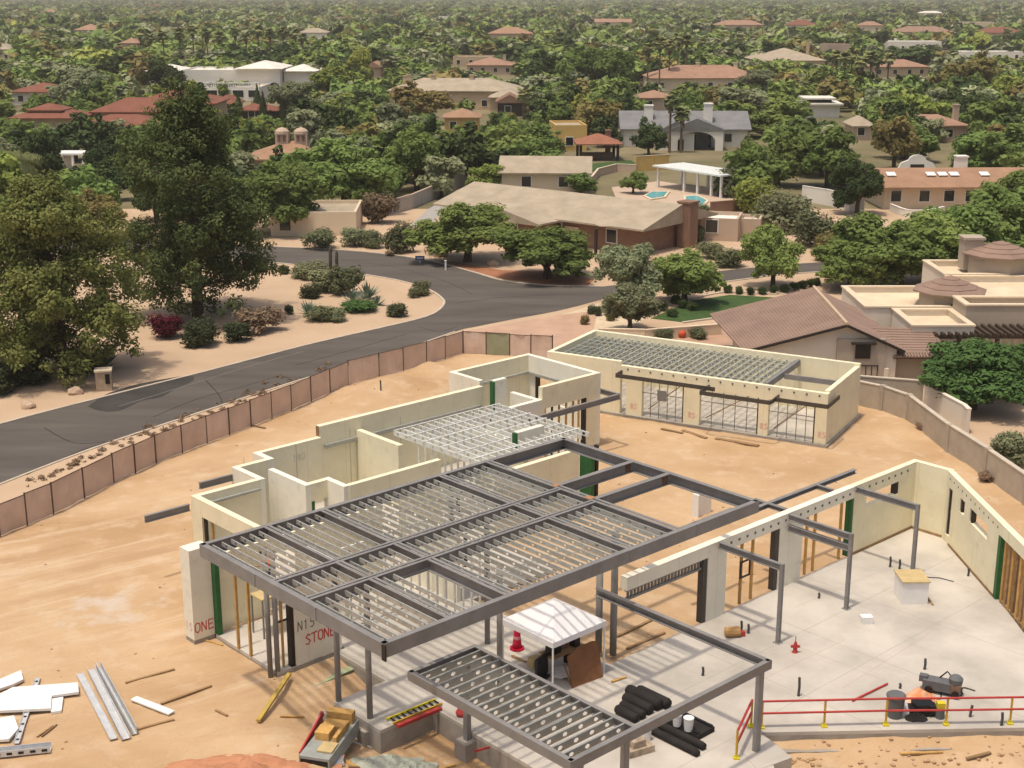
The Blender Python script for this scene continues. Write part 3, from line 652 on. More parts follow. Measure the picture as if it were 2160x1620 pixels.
letters('N15', L3(1.62, 4.207, 1.4), Vector((1, 0, 0)), 0.33, M_GREYINK, 'spray_letters', HS, 0.04)
letters('STONE', L3(1.95, 4.207, 0.72), Vector((1, 0, 0)), 0.36, M_RED, 'spray_letters', HS, 0.055, lw=.8)
letters('1S', L3(-0.305, -0.95, 0.35), Vector((0, -1, 0)), 0.3, mat('faded red spray', (0.75, 0.45, 0.38), 0.8), 'spray_letters', HS)
letters('18O', L3(11.0, -9.993, 2.5), Vector((1, 0, 0)), 0.3, mat('faint pencil', (0.55, 0.52, 0.40), 0.8), 'spray_letters', HS, 0.03)

# ------------------------------------------------------------------ the garage under construction
GL = Vector((2.2, 84.8, 0)); GRZ = -math.atan2(0.486, 0.875)
GA = thing('unfinished_garage', 'long cream panel garage shell with three open bays and green joists on top', 'garage', GL, GRZ)
def gp(mb, name, m, label=None): return part(mb, name, m, label, GA)
GX = (18.1, 6.8)
gp(MB().box(-0.15, 18.25, -0.15, 7.0, -0.5, -0.05), 'slab', M_STEM); gp(MB().box(0.3, 17.8, 0.31, 6.5, -0.05, -0.035), 'floor', M_CONC)
gp(MB().box(0, 18.1, 6.5, 6.8, -0.05, 3.25), 'wall', M_FOAM); gp(MB().box(0, 0.3, 0.301, 6.5, -0.05, 3.25), 'wall', M_FOAM)
gp(MB().box(17.8, 18.1, 0.301, 6.5, -0.05, 3.1), 'wall', M_FOAM)
M_GST = mat('grey brown stud', (.16, .14, .12), .6)
PIER = [(0, 6.4), (9.3, 10.6), (14.05, 14.75), (17.2, 18.1)]
def gxl(px, py):   # local x of a pixel on the front line
    p = at(px, py); return (p.x - GL.x) * 0.875 - (p.y - GL.y) * 0.486
PIER = [(0, 5.1), (gxl(1310, 884), gxl(1345, 888)), (gxl(1428, 905), gxl(1465, 908)), (gxl(1592, 925), gxl(1613, 928)), (gxl(1715, 940), 18.1)]
for a, b in PIER[1:]: gp(MB().box(a, b, 0, 0.3, -0.05, 2.2), 'wall_pier', M_FOAM)
gp(MB().box(0, 5.1, 0, 0.3, -0.05, 3.25), 'wall', M_FOAM)
gp(MB().box(5.1, 18.1, 0.0, 0.3, 2.2, 3.0), 'header', M_FOAM)
for a, b in PIER[2:5]: gp(MB().box(a - 0.09, a - 0.01, 0.04, 0.26, -0.05, 2.2), 'jamb', M_DARKW)
for (a, b) in zip([p[1] for p in PIER[1:4]], [p[0] for p in PIER[2:5]]):
    n = 4
    for k in range(1, n + 1):
        x = a + k * (b - a) / (n + 1); gp(MB().box(x - .018, x + .018, 0.1, 0.14, -0.05, 2.2), 'stud', M_GST)
    gp(MB().box(a, b, 0.09, 0.1, 1.45, 1.5), 'rail', M_STEEL)
    gp(MB().obox((a + .2, .6, 0.3), (b - .6, 2.6, 2.0), .05, .05), 'brace', M_WOOD)
GZT = 2.98
JG = joist_mesh('joist', 6.2, 0.22, 0.06, 0.7, 0.07, mat('green-grey galvanised steel', (0.44, 0.47, 0.43), 0.5, 0.15, 3, 0, None, 0.3, objvar=0.12))
for k in range(29):
    o = link('joist', JG, GA, (0.6 + k * 0.48, 0.3, GZT)); o.rotation_euler = (0, 0, math.pi / 2)
for k in range(7): gp(MB().box(0.4, 14.1, 0.8 + k * 0.85, 0.86 + k * 0.85, GZT - 0.03, GZT + 0.012), 'bridging', MATS['green-grey galvanised steel'])
gp(MB().box(14.2, 14.4, 0.31, 6.45, 2.7, GZT + .1), 'steel_beam', M_STEEL); gp(MB().box(14.41, 17.75, 3.3, 3.45, 2.6, 2.9), 'steel_beam', M_STEEL)
def gchan(p0, p1): gp(MB().obox(p0, p1, 0.08, 0.24), 'steel_fascia', mat('dark bronze steel', (0.085, 0.072, 0.06), 0.55, 0.15, 2, 0, None, 0.2))
gchan((5.2, -0.9, 2.6), (11.6, -0.9, 2.6)); gchan((5.2, -0.86, 2.6), (5.2, 0.0, 2.6)); gchan((10.9, -1.5, 2.45), (15.2, -1.5, 2.45)); gchan((10.9, -1.46, 2.45), (10.9, 0.0, 2.45))
gchan((15.2, -1.46, 2.45), (15.2, 0.0, 2.45)); gchan((15.25, -0.7, 2.45), (18.3, -0.7, 2.45)); gchan((18.3, -0.66, 2.45), (18.3, 1.6, 2.45))
gb = MB().box(-.05, .05, -.02, 0, -.05, .05).mesh('bolt', M_BOLT)
for k in range(17): link('bolt', gb, GA, (5.6 + k * 0.75, -0.002, 2.82))
for x in (5.8, PIER[2][0] + .3, PIER[3][0] + .12, PIER[4][0] + .2):
    letters('8S', Vector((x, -0.006, 0.35)), Vector((1, 0, 0)), 0.3, MATS['faded red spray'], 'spray_letters', GA, 0.05)
gp(MB().box(PIER[1][1] + 1.0, PIER[1][1] + 1.6, 0.04, 0.09, 1.1, 1.75), 'panel', mat('grey panel', (0.2, 0.2, 0.19), 0.7))

# saw-cut joints and chalk lines on the slab
M_JNT = mat('saw cut', (.37, .34, .30), .9); M_CHALK = mat('chalk line', (.50, .33, .27), .9)
for a in [(14.0, 12.5, 14.0, 22.2), (18.5, 12.5, 18.5, 25.8), (23.0, 12.5, 23.0, 23.6), (27.3, 12.5, 27.3, 19.0), (3.3, 15.6, 30.3, 15.6), (3.3, 19.0, 10.9, 19.0), (12.0, 18.9, 27.4, 18.9), (6.0, 4.3, 6.0, 12.2)]:
    part(MB().obox(L3(a[0], a[1], .0005), L3(a[2], a[3], .0005), .018, .005), 'control_joint', M_JNT)
for a in [(17.0, 13.0, 17.2, 20.0), (20.0, 14.0, 26.0, 14.3), (12.0, 17.0, 19.0, 17.2), (15.5, 19.5, 22.0, 19.2), (8.6, 13.2, 9.2, 16.0)]:
    part(MB().obox(L3(a[0], a[1], .0005), L3(a[2], a[3], .0005), .015, .004), 'chalk_line', M_CHALK)
# gusset plates with bolts where the roof beams meet
PARENT = [RF]
gus = MB().box(-.16, .16, -.012, .012, -.2, .2); 
for x in (-.1, .1):
    for z in (-.13, 0, .13): gus.box(x - .02, x + .02, -.03, .03, z - .02, z + .02)
gus = gus.mesh('gusset_plate', mat('rusty plate', (.16, .095, .06), .7, .3, 5))
for u in UL[1:5]:
    for v in (0.16, 11.69): link('gusset_plate', gus, RF, (u + .24, -v, ZF - .27))
for v in VL[1:3]:
    for u in UL[1:4]: link('gusset_plate', gus, RF, (u + .3, -v - .03, ZF - .26))
for v in (4.65, 6.9):
    link('gusset_plate', gus, RF, (15.4, -v - .03, ZF - .26)); link('gusset_plate', gus, RF, (19.6, -v - .03, ZF - .26))
part(MB().uv(14.8, 15.2, 6.5, 6.9, ZF, ZF + .01), 'rust_patch', mat('rust stain', (.35, .19, .10), .9, .3, 6)); part(MB().uv(14.8, 15.2, 4.5, 4.75, ZF, ZF + .01), 'rust_patch', MATS['rust stain'])
PARENT = [HS]

for a in [(26.5, 12.37, 31.6, 12.37), (31.58, 12.4, 31.58, 14.0), (*[x - .16 * k for x, k in zip(DG(0.9), (dd.y, -dd.x))], *[x - .16 * k for x, k in zip(DG(dl), (dd.y, -dd.x))])]:
    part(MB().obox(L3(a[0], a[1], .06), L3(a[2], a[3], .06), .05, .12), 'sill_plate', M_WOOD)
# ------------------------------------------------------------------ houses around the site
VISS = [(300, 118, 395, 160, 330), (395, 120, 595, 232, 330), (1310, 240, 1500, 322, 225), (1375, 352, 1550, 440, 150), (1215, 285, 1315, 330, 215), (1860, 330, 2060, 430, 165), (820, 168, 1000, 195, 300), (1690, 203, 1775, 234, 290)]
VIS = []                                         # where the photo shows a house: (x0, y0, x1, y1, distance)
M_TAN = mat('tan stucco', (0.50, 0.39, 0.26), 0.9, 0.08, 0.4); M_CREAM = mat('cream stucco', (0.66, 0.55, 0.40), 0.9, 0.06, 0.4)
M_WST = mat('white stucco', (0.76, 0.73, 0.66), 0.9, 0.06, 0.4); M_YST = mat('yellow stucco', (0.58, 0.40, 0.14), 0.9, 0.08, 0.4)
M_BRICK = mat('brown slump block', (0.24, 0.145, 0.10), 0.9, 0.15, 1.0, 0.01, 5); M_PINK = mat('pinkish stucco', (0.50, 0.385, 0.29), 0.9, 0.06, 0.4)
def roofm(name, c, b=0.02): return mat(name, c, 0.9, 0.16, 0.5, b, 4.0, detail=9)
M_RTAN = roofm('tan shingle roof', (0.385, 0.325, 0.24)); M_RRED = roofm('red clay tile roof', (0.215, 0.085, 0.056)); M_RSAL = roofm('salmon tile roof', (0.34, 0.205, 0.14))
M_RBRN = roofm('brown tile roof', (0.30, 0.185, 0.135)); M_RGRY = roofm('grey shingle roof', (0.20, 0.20, 0.205)); M_RWHT = roofm('white flat roof', (0.72, 0.69, 0.62), 0.004)
M_RORG = roofm('orange brown tile roof', (0.34, 0.205, 0.13)); M_RGAZ = roofm('rust tile roof', (0.30, 0.13, 0.08)); M_RTOP = roofm('cream coated roof', (0.66, 0.54, 0.38), 0.004)
def roof_mesh(kind, x0, x1, y0, y1, z, hr, ov=0.5, th=0.18):
    x0 -= ov; x1 += ov; y0 -= ov; y1 += ov; mb = MB(); xm = (x0 + x1) / 2; ym = (y0 + y1) / 2
    if kind == 'flat':
        mb.box(x0 + ov + .25, x1 - ov - .25, y0 + ov + .25, y1 - ov - .25, z - .45, z - .4)
        return mb
    if kind == 'hip':
        r = min(x1 - x0, y1 - y0) / 2
        if x1 - x0 > y1 - y0: A, B = (x0 + r, ym), (x1 - r, ym)
        else: A, B = (xm, y0 + r), (xm, y1 - r)
    elif kind == 'gx': A, B = (x0, ym), (x1, ym)
    else: A, B = (xm, y0), (xm, y1)
    c = [(x0, y0), (x1, y0), (x1, y1), (x0, y1)]
    t = [(*p, z) for p in c]; b = [(*p, z - th) for p in c]; a = (*A, z + hr); e = (*B, z + hr)
    if (kind == 'gx') or (kind == 'hip' and x1 - x0 > y1 - y0):
        mb.quad(t[0], t[1], e, a); mb.quad(t[2], t[3], a, e); mb.quad(t[1], t[2], e); mb.quad(t[3], t[0], a)
    else:
        mb.quad(t[1], t[2], e, a); mb.quad(t[3], t[0], a, e); mb.quad(t[0], t[1], a); mb.quad(t[2], t[3], e)
    for i in range(4): mb.quad(b[i], b[(i+1) % 4], t[(i+1) % 4], t[i])
    mb.quad(b[3], b[2], b[1], b[0])
    return mb
def add_window(t, x, z, w, h, y=0.0, m=M_GLASS, frame=M_WHITE, arch=False):
    f = MB().box(x - w/2 - .1, x + w/2 + .1, y - .07, y + .02, z - .1, z + h + .1).build('window', frame, t)
    if arch:
        mb = MB(); n = 7; pts = [(x - w/2, z)] + [(x - w/2 * math.cos(math.pi * k / n), z + h - w/2 + w/2 * math.sin(math.pi * k / n)) for k in range(n + 1)] + [(x + w/2, z)]
        mb.quad(*[(p[0], y - .09, p[1]) for p in pts[::-1]]); mb.build('pane', m, f)
    else: MB().box(x - w/2, x + w/2, y - .1, y - .075, z, z + h).build('pane', m, f)
    return f
def wing(t, x0, x1, y0, y1, hw, kind, hr, mr, mw, ov=0.5, wins=3, z=0.0, arch=False, ww=1.2, wh=1.3):
    mb = MB().box(x0, x1, y0, y1, z - 0.6 if z == 0 else z, hw if kind != 'flat' else hw - .46)
    if kind == 'flat':
        for a in ((x0, x1, y0, y0 + .25), (x0, x1, y1 - .25, y1), (x0, x0 + .25, y0 + .25, y1 - .25), (x1 - .25, x1, y0 + .25, y1 - .25)): mb.box(*a, hw - .46, hw)
    if kind == 'gx':
        for x in (x0, x1 - .02): mb.quad((x, y0, hw), (x, y1, hw), (x, (y0+y1)/2, hw + hr * .92))
    if kind == 'gy':
        for y in (y0, y1): mb.quad((x0, y, hw), (x1, y, hw), ((x0+x1)/2, y, hw + hr * .92))
    mb.build('wall', mw, t); roof_mesh(kind, x0, x1, y0, y1, hw + .02, hr, ov).build('roof', mr, t)
    for k in range(wins):
        x = x0 + (k + 0.5 + 0.12 * math.sin(k * 5 + x0)) * (x1 - x0) / wins; add_window(t, x, z + 0.9 * (wh < 1.8), ww, wh, y0, arch=arch)
def chimney(t, x, y, z0, z1, w=0.8, m=M_WST):
    c = MB().box(x - w/2, x + w/2, y - w/2, y + w/2, z0, z1).build('chimney', m, t)
    MB().box(x - w/2 - .1, x + w/2 + .1, y - w/2 - .1, y + w/2 + .1, z1, z1 + .18).build('chimney_cap', m, c)
def hroot(name, label, px0, px1, pyb, vis, rz=0.0, cat='house'):
    a = at(px0, pyb); b = at(px1, pyb); c = (a + b) / 2
    if vis: VIS.append((*vis, c.y))
    return thing(name, label, cat, c, rz), (b - a).length
def simple(name, label, px0, px1, pyb, vis, D, hw, kind, hr, mr, mw, rz=0.0, wins=4, chim=(), ext=None, ov=0.5, arch=False, wh=1.3):
    t, w = hroot(name, label, px0, px1, pyb, vis, rz)
    wing(t, -w/2, w/2, 0, D, hw, kind, hr, mr, mw, ov, wins, arch=arch, wh=wh)
    for cx, h in chim: chimney(t, cx * w, D * 0.45, hw - .5, hw + hr + h, 0.9, mw)
    if ext: 
        for e in ext: wing(t, e[0] * w, e[1] * w, e[2], e[3], e[4], e[5], e[6], mr if len(e) < 8 else e[7], mw, ov, 1 if e[4] > 2 else 0)
    return t, w
# --- long tan ranch house across the junction
p = [at(980, 383, 4.5), at(1405, 430, 4.5), at(1340, 483, 2.6), at(940, 430, 2.6)]
ex = (p[1] - p[0]); ex.z = 0; Lr = ex.length; rz = math.atan2(ex.y, ex.x); e2 = Vector((-math.sin(rz), math.cos(rz), 0))
base = p[2] - ex.normalized() * Lr; base.z = GZ
RH_ = thing('ranch_house', 'long low tan ranch house with brown block walls and brick chimney across the junction', 'house', base, rz)
VIS.append((945, 380, 1465, 520, 130))
wing(RH_, 1.0, Lr - 0.2, 1.2, 13.0, 2.75, 'gx', 1.75, M_RTAN, M_BRICK, 1.1, 4)
chimney(RH_, Lr + 1.0, 8.0, -0.3, 4.6, 1.5, M_BRICK)
wing(RH_, 8.5, 16.5, -2.2, 2.0, 2.6, 'gy', 1.1, M_RTAN, M_BRICK, 0.9, 1)
MB().quad((Lr - 5.0, 0.0, 2.8), (Lr - 2.6, 0.0, 2.8), (Lr - 3.8, -0.7, 2.75), ).build('roof_dormer', M_RTAN, RH_)
MB().obox((Lr - 3.6, -1.6, -0.2), (Lr - 3.6, -1.6, 2.6), .25, .25).build('porch_post', M_DARKW, RH_)
MB().box(Lr - 9.5, Lr - 7.8, 1.08, 1.16, 0.7, 2.0).build('window', M_CREAM, RH_)
t, w = simple('tan_cottage', 'tan gable cottage behind the ranch house with a cream wall', 1058, 1240, 408, (1055, 330, 1245, 400), 8, 2.7, 'gx', 1.7, M_RTAN, M_CREAM, -0.06, 2)
t, w = simple('flat_shed', 'small flat white roofed block outbuilding right of the ranch chimney', 1462, 1555, 508, (1455, 440, 1580, 505), 5, 2.4, 'flat', 0, M_RWHT, M_PINK, -0.25, 1, ext=[(0.45, 0.95, 3.0, 6.5, 2.0, 'flat', 0)])
# --- pool terrace with white pergola
def pool(pxs, label):
    pl = [at(*q, 0.0) for q in pxs]; t = thing('swimming_pool', label, 'pool'); c = sum(pl, Vector()) / len(pl)
    MB().prism([tuple((c + (q - c) * 1.25)[:2]) for q in pl], GZ, -0.02).build('coping', M_CREAM, t)
    MB().prism([tuple(q[:2]) for q in pl], -0.018, 0.01).build('pool_water', mat('pool water', (0.10, 0.42, 0.42), 0.08, 0.1, 2, spec=0.5), t)
pool([(1362, 412), (1376, 404), (1408, 404), (1400, 414), (1375, 418)], 'turquoise pool end left of the white pergola'); pool([(1450, 428), (1446, 414), (1470, 412), (1490, 422), (1480, 432)], 'turquoise pool in front of the white pergola')
VIS.append((1290, 355, 1560, 440, 150))
sheet('terrace', [at(*q) for q in [(1290, 395), (1390, 382), (1540, 405), (1600, 440), (1500, 450), (1390, 425), (1300, 420)]], GZ + .01, M_PINK)
a = at(1388, 395); b = at(1500, 414); t = thing('pergola', 'white flat roofed pergola beside the turquoise pool', 'pergola', a, math.atan2(b.y - a.y, b.x - a.x)); Lp = (b - a).length
t2 = [at(1378, 352, 3.0), at(1470, 368, 3.0), at(1550, 382, 3.0), at(1440, 362, 3.0)]
rzp = math.atan2((b - a).y, (b - a).x)
MB().box(-0.6, Lp + 2.2, -0.6, 4.8, 2.75, 2.95).build('roof', mat('pale blue white metal', (0.68, 0.74, 0.72), 0.5, 0.05), t)
for k in range(9): MB().box(-0.5, Lp + 2.1, -0.4 + k * .62, -0.3 + k * .62, 2.951, 3.0).build('roof_seam', M_WHITE, t)
for x in (0, Lp * .5, Lp * .75, Lp, Lp + 1.8):
    for y in (0, 4.2): MB().box(x - .14, x + .14, y - .14, y + .14, -.05, 2.75).build('post', M_WHITE, t)
blockwall('garden_wall', 'reddish brown garden wall right of the pool pergola', [at(1498, 452), at(1545, 448), at(1588, 440)], 1.5, m=M_BRICK, mc=M_BRICK, pil=False)
blockwall('yellow_wall', 'long yellow garden wall below the grey roofed house', [at(1342, 362), at(1410, 358)], 2.3, step=3, m=M_YST, mc=M_CREAM)
blockwall('courtyard_wall', 'tan courtyard wall curving around the lawn behind the pool', [at(1240, 400), at(1262, 372), at(1300, 362), at(1342, 364)], 1.2, m=M_PINK, mc=M_CREAM, pil=False)
VIS.append((1335, 312, 1440, 350, 205))
# --- gazebo
t, w = hroot('gazebo', 'open gazebo with rust tiled hip roof on dark posts', 1222, 1306, 340, (1212, 285, 1318, 335), 0.05, 'gazebo')
roof_mesh('hip', -w/2, w/2, 0, w * .9, 2.7, 1.3, .5).build('roof', M_RGAZ, t)
for x in (-1, 1):
    for y in (0.15, w * .9 - .15): MB().box(x * (w/2 - .2) - .2, x * (w/2 - .2) + .2, y - .2, y + .2, 0, 2.6).build('post', M_DARKW, t)
MB().box(-w/2 + .6, w/2 - .6, w * .5, w * .5 + .8, 0, 1.0).build('bar_counter', M_BRICK, t); chimney(t, w * .3, w * .75, 0.5, 4.2, .8, M_BRICK)
simple('yellow_house', 'small flat topped ochre house left of the gazebo', 1172, 1238, 318, (1165, 255, 1240, 300), 9, 4.2, 'flat', 0, M_RTAN, M_YST, 0.1, 1)
# --- grey roofed white house with arched porch
t, w = hroot('grey_roof_house', 'white house with long grey roof, two chimneys and arched porch', 1318, 1585, 318, (1305, 235, 1595, 325), -0.03)
wing(t, -w/2, w/2, 6, 17, 3.0, 'gx', 2.6, M_RGRY, M_WST, .6, 4); 
gx = (1468 - 1451) / 267 * w
mb = MB(); W2, Hh = 4.4, 3.4; n = 12; ar = [(gx - 3.1, 0), (gx - 3.1, 1.5)] + [(gx - 3.1 * math.cos(math.pi * k / n), 1.5 + 1.6 * math.sin(math.pi * k / n)) for k in range(1, n)] + [(gx + 3.1, 1.5), (gx + 3.1, 0)]
for z_ in (0,):
    for i in range(len(ar) - 1):
        x0, z0 = ar[i]; x1, z1 = ar[i+1]
        if x1 - x0 > 0.01: 
            f = lambda x: Hh + 1.9 * (1 - abs(x - gx) / W2)
            mb.quad((x0, 0, z0), (x1, 0, z1), (x1, 0, f(x1)), (x0, 0, f(x0)))
mb.box(gx - W2, gx - 3.1, 0, .5, -.3, Hh); mb.box(gx + 3.1, gx + W2, 0, .5, -.3, Hh)
mb.build('porch_gable', M_WST, t); roof_mesh('gy', gx - W2, gx + W2, 0.2, 8, 3.4, 1.9, .35).build('porch_roof', M_RGRY, t)
MB().box(gx - 3.0, gx + 3.0, 5.2, 5.4, -.3, 3.3).build('porch_back', M_GLASS, t); MB().box(gx + 0.3, gx + 2.4, 4.4, 4.6, -.2, 2.9).build('porch_screen', M_RGRY, t)
wing(t, -w/2 + 5.5, -w/2 + 11.5, 0.5, 7, 3.0, 'gy', 1.8, M_RGRY, M_WST, .4, 1, wh=1.8)
chimney(t, -w/2 + w * .21, 9, 3, 6.6, 1.4); chimney(t, gx + 2.6, 8, 3, 7.0, 1.4)
# --- right: brown roof house with skylights, arch gate, white walls
t, w = hroot('skylight_house', 'long orange brown roofed house with five skylights and white chimney at right', 1862, 2180, 440, (1860, 358, 2090, 432), 0.03)
wing(t, -w/2, w/2, 0, 9, 2.7, 'gx', 1.7, M_RORG, M_CREAM, 1.0, 6); chimney(t, (2052 - 2021) / 318 * w, 5.5, 3, 5.6, 1.3)
for px in (1885, 1970, 1995, 2020, 2085):
    x = (px - 2021) / 318 * w; MB().obox((x - .55, 2.3, 2.78 + 1.7 * 3.3 / 5.5 + .12), (x + .55, 2.3, 2.78 + 1.7 * 3.3 / 5.5 + .12), 1.0, .1, (0, -.31, .95)).build('skylight', M_WHITE, t)
t, w = hroot('arched_gatehouse', 'white gatehouse with curved gable and dark door behind the skylight house', 1852, 1990, 385, (1850, 328, 1990, 362), 0.0, 'gatehouse')
cx = (1932 - 1921) / 138 * w; mb = MB().box(-w/2, w/2, 0, .4, 0, 1.9)
mb.prism([], 0, 0) if False else None
pts = [(cx - 2.6, 1.9), (cx - 2.2, 2.7), (cx - 1.2, 3.1)] + [(cx - 1.2 * math.cos(math.pi * k / 6), 3.1 + .7 * math.sin(math.pi * k / 6)) for k in range(1, 6)] + [(cx + 1.2, 3.1), (cx + 2.2, 2.7), (cx + 2.6, 1.9)]
k0 = len(mb.v)
for y in (-.02, .42): mb.quad(*[(x, y, z) for x, z in (pts if y > 0 else pts[::-1])])
n = len(pts)
for i in range(n - 1): mb.f.append((k0 + n - 1 - i, k0 + n - 2 - i, k0 + n + i + 1, k0 + n + i))
mb.build('wall', M_WST, t); MB().box(cx - .95, cx + .95, -.06, -.025, 0.2, 2.5).build('door', M_DARKW, t)
blockwall('white_yard_wall', 'white stepped yard wall behind the dark round tree', [at(1692, 424), at(1740, 432), at(1795, 446), at(1822, 448)], 2.0, m=M_WST, mc=M_WST, pil=False)
blockwall('white_curved_wall', 'curved low white wall below the skylight house', smoothline([at(1878, 446), at(1910, 458), at(1950, 460), at(1990, 452)], 3), 1.0, m=M_WST, mc=M_WST, pil=False)
VIS += [(1690, 395, 1760, 440, 165), (1875, 425, 1985, 452, 160)]
t, w = hroot('flat_white_house', 'modern white house with two stacked flat roofs above the trees', 1690, 1770, 248, (1683, 203, 1778, 236), -0.05)
MB().box(-w/2, w/2, 0, 8, 0, 2.6).build('wall', M_WST, t); MB().box(-w/2 - .6, w/2 + .6, -.8, 8.5, 2.6, 2.95).build('roof', M_RWHT, t); MB().box(-w/2 + 1.2, w/2 - 1.6, 1, 7, 2.951, 3.7).build('clerestory', M_GLASS, t); MB().box(-w/2 + .4, w/2 - .8, .3, 7.6, 3.7, 4.0).build('roof', M_RWHT, t)
# --- left: red roofed villa, pergola yard, white mansion
t, w = hroot('red_roof_villa', 'sprawling red tiled villa with arched loggia at far left', 30, 165, 300, (0, 200, 330, 285), 0.0)
wing(t, -w/2, w/2, 0, 9, 4.2, 'hip', 1.6, M_RRED, M_TAN, .7, 4, arch=True, wh=2.4, ww=1.5)
wing(t, -w * .28, w * .22, 2, 7, 5.4, 'hip', 1.0, M_RRED, M_TAN, .5, 0, z=4.0)
wing(t, w/2 + 1.0, w/2 + 15, -3, 6, 3.2, 'hip', 1.5, M_RRED, M_CREAM, .6, 2); wing(t, w/2 + 0.6, w/2 + 17, 8, 18, 4.6, 'hip', 2.2, M_RRED, M_TAN, .6, 0); wing(t, w/2 + 5, w/2 + 20, 20, 32, 5.2, 'hip', 2.2, M_RRED, M_TAN, .6, 0)
wing(t, -w - 1, -w/2 - 1.0, -2, 5, 2.8, 'hip', 1.2, M_RRED, M_TAN, .5, 1)
t, w = simple('red_pavilion', 'red hip roofed pavilion right of the big pine top', 452, 498, 252, (440, 205, 600, 250), 8, 3.2, 'hip', 1.6, M_RRED, M_DARKW, 0, 2, ext=[(0.75, 2.1, -4, 5, 2.2, 'hip', 1.2), (2.2, 3.2, -2, 4, 2.0, 'hip', 1.0)])
t, w = hroot('white_mansion', 'big white mansion with flat roofs, arches and balustraded terrace', 375, 640, 205, (300, 118, 690, 215), 0.0)
wing(t, -w/2, -w * .05, 6, 22, 6.4, 'flat', 0, M_RWHT, M_WST, .4, 5, z=0, arch=True, wh=3.4, ww=2.0); wing(t, -w * .04, w * .30, 4, 20, 6.8, 'hip', 1.6, M_RWHT, M_WST, .8, 3, arch=True, wh=3.4, ww=2.6)
wing(t, w * .31, w * .56, 8, 20, 6.0, 'hip', 1.4, M_RWHT, M_WST, .8, 2, arch=True, wh=2.6); wing(t, -w * .80, -w * .52, 10, 20, 6.0, 'hip', 1.4, M_RWHT, M_WST, .8, 1)
wing(t, -w * .20, w * .22, -12, 3.5, 3.2, 'flat', 0, M_CREAM, M_WST, .4, 4, wh=1.6, ww=2.6)
for k in range(26):
    x = -w * .20 + k * (w * .42) / 25; MB().lathe([(.16, 3.2), (.22, 3.5), (.12, 3.8), (.2, 4.1)], 6, (x, -11.7, 0)).build('baluster', M_WHITE, t)
MB().box(-w * .20, w * .22, -11.95, -11.45, 4.1, 4.3).build('balustrade_rail', M_WHITE, t)
VIS.append((400, 165, 590, 235, 330))
t, w = simple('two_chimney_house', 'tan roofed house with two arched chimney pots behind the mesquites', 520, 690, 385, (515, 262, 640, 345), 10, 3.2, 'hip', 2.0, M_RORG, M_PINK, 0.0, 3)
for cx in (-.10, .14):
    x = cx * w; c = MB().box(x - .9, x + .9, 4, 5.4, 3.5, 6.2).build('chimney', M_PINK, t); MB().lathe([(1.05, 6.2), (1.0, 6.6), (.6, 6.95), (.05, 7.1)], 10, (x, 4.7, 0)).build('chimney_cap', M_PINK, c)
    for q in (-.4, .4): MB().box(x + q - .2, x + q + .2, 3.96, 3.99, 5.2, 6.0).build('flue_opening', M_BRICK, c)
t, w = simple('tan_corner_house', 'low tan stucco house end with one dark window beside the mesquite trunks', 572, 752, 498, (568, 440, 690, 490), 9, 2.6, 'flat', 0, M_RTAN, M_CREAM, 0.03, 0)
add_window(t, -w * .33, 0.75, .9, 1.3, 0, M_GLASS, M_DARKW)
blockwall('driveway_wall', 'long grey stucco wall beside the driveway left of the ranch house', [at(790, 462), at(870, 440), at(985, 388)], 1.8, m=mat('grey stucco', (0.42, 0.38, 0.33), .9), mc=M_PINK, pil=False)
sheet('driveway', [at(*q) for q in [(860, 480), (905, 440), (985, 395), (1000, 402), (940, 440), (905, 478)]], GZ + .012, mat('grey driveway', (0.36, 0.34, 0.32), .9))
VIS.append((790, 395, 980, 470, 160))
t, w = hroot('white_pergola_house', 'white posted patio cover over a tan yard left of the big pine', 118, 180, 372, (110, 288, 232, 392), 0.0, 'patio cover')
MB().box(-w/2, w/2, 0, 4, 3.0, 3.25).build('roof', M_WHITE, t); MB().box(-w/2 + .1, -w/2 + 1.6, 3.4, 3.9, 0, 3.0).build('wall', M_WST, t)
for x in (-w/2 + .2, w * .1, w/2 - .2): MB().box(x - .15, x + .15, .1, .4, 0, 3.0).build('post', M_WHITE, t)
sheet('yard', [at(*q) for q in [(120, 372), (190, 362), (235, 385), (215, 402), (120, 405)]], GZ + .012, M_PINK)
t, w = simple('long_tan_house', 'long tan roofed house with four chimney pots behind the brown trees', 820, 1095, 232, (812, 165, 1100, 235), 14, 4.2, 'hip', 2.4, M_RTAN, M_TAN, -0.06, 6, [(-.40, .4), (-.37, .6), (-.18, .6), (.12, .6)], [(0.3, .55, -8, 4, 3.4, 'hip', 1.6)])
simple('orange_roof_cottage', 'small orange roofed cottage above the mesquite trees', 938, 1010, 282, (935, 240, 1010, 268), 7, 3.0, 'hip', 1.4, M_RORG, M_YST, 0, 2)
simple('dark_gable_house', 'small dark gable house at the end of the long tan house', 1050, 1100, 246, (1045, 205, 1105, 240), 8, 3.0, 'gy', 1.6, M_BRICK, M_DARKW, 0, 1)
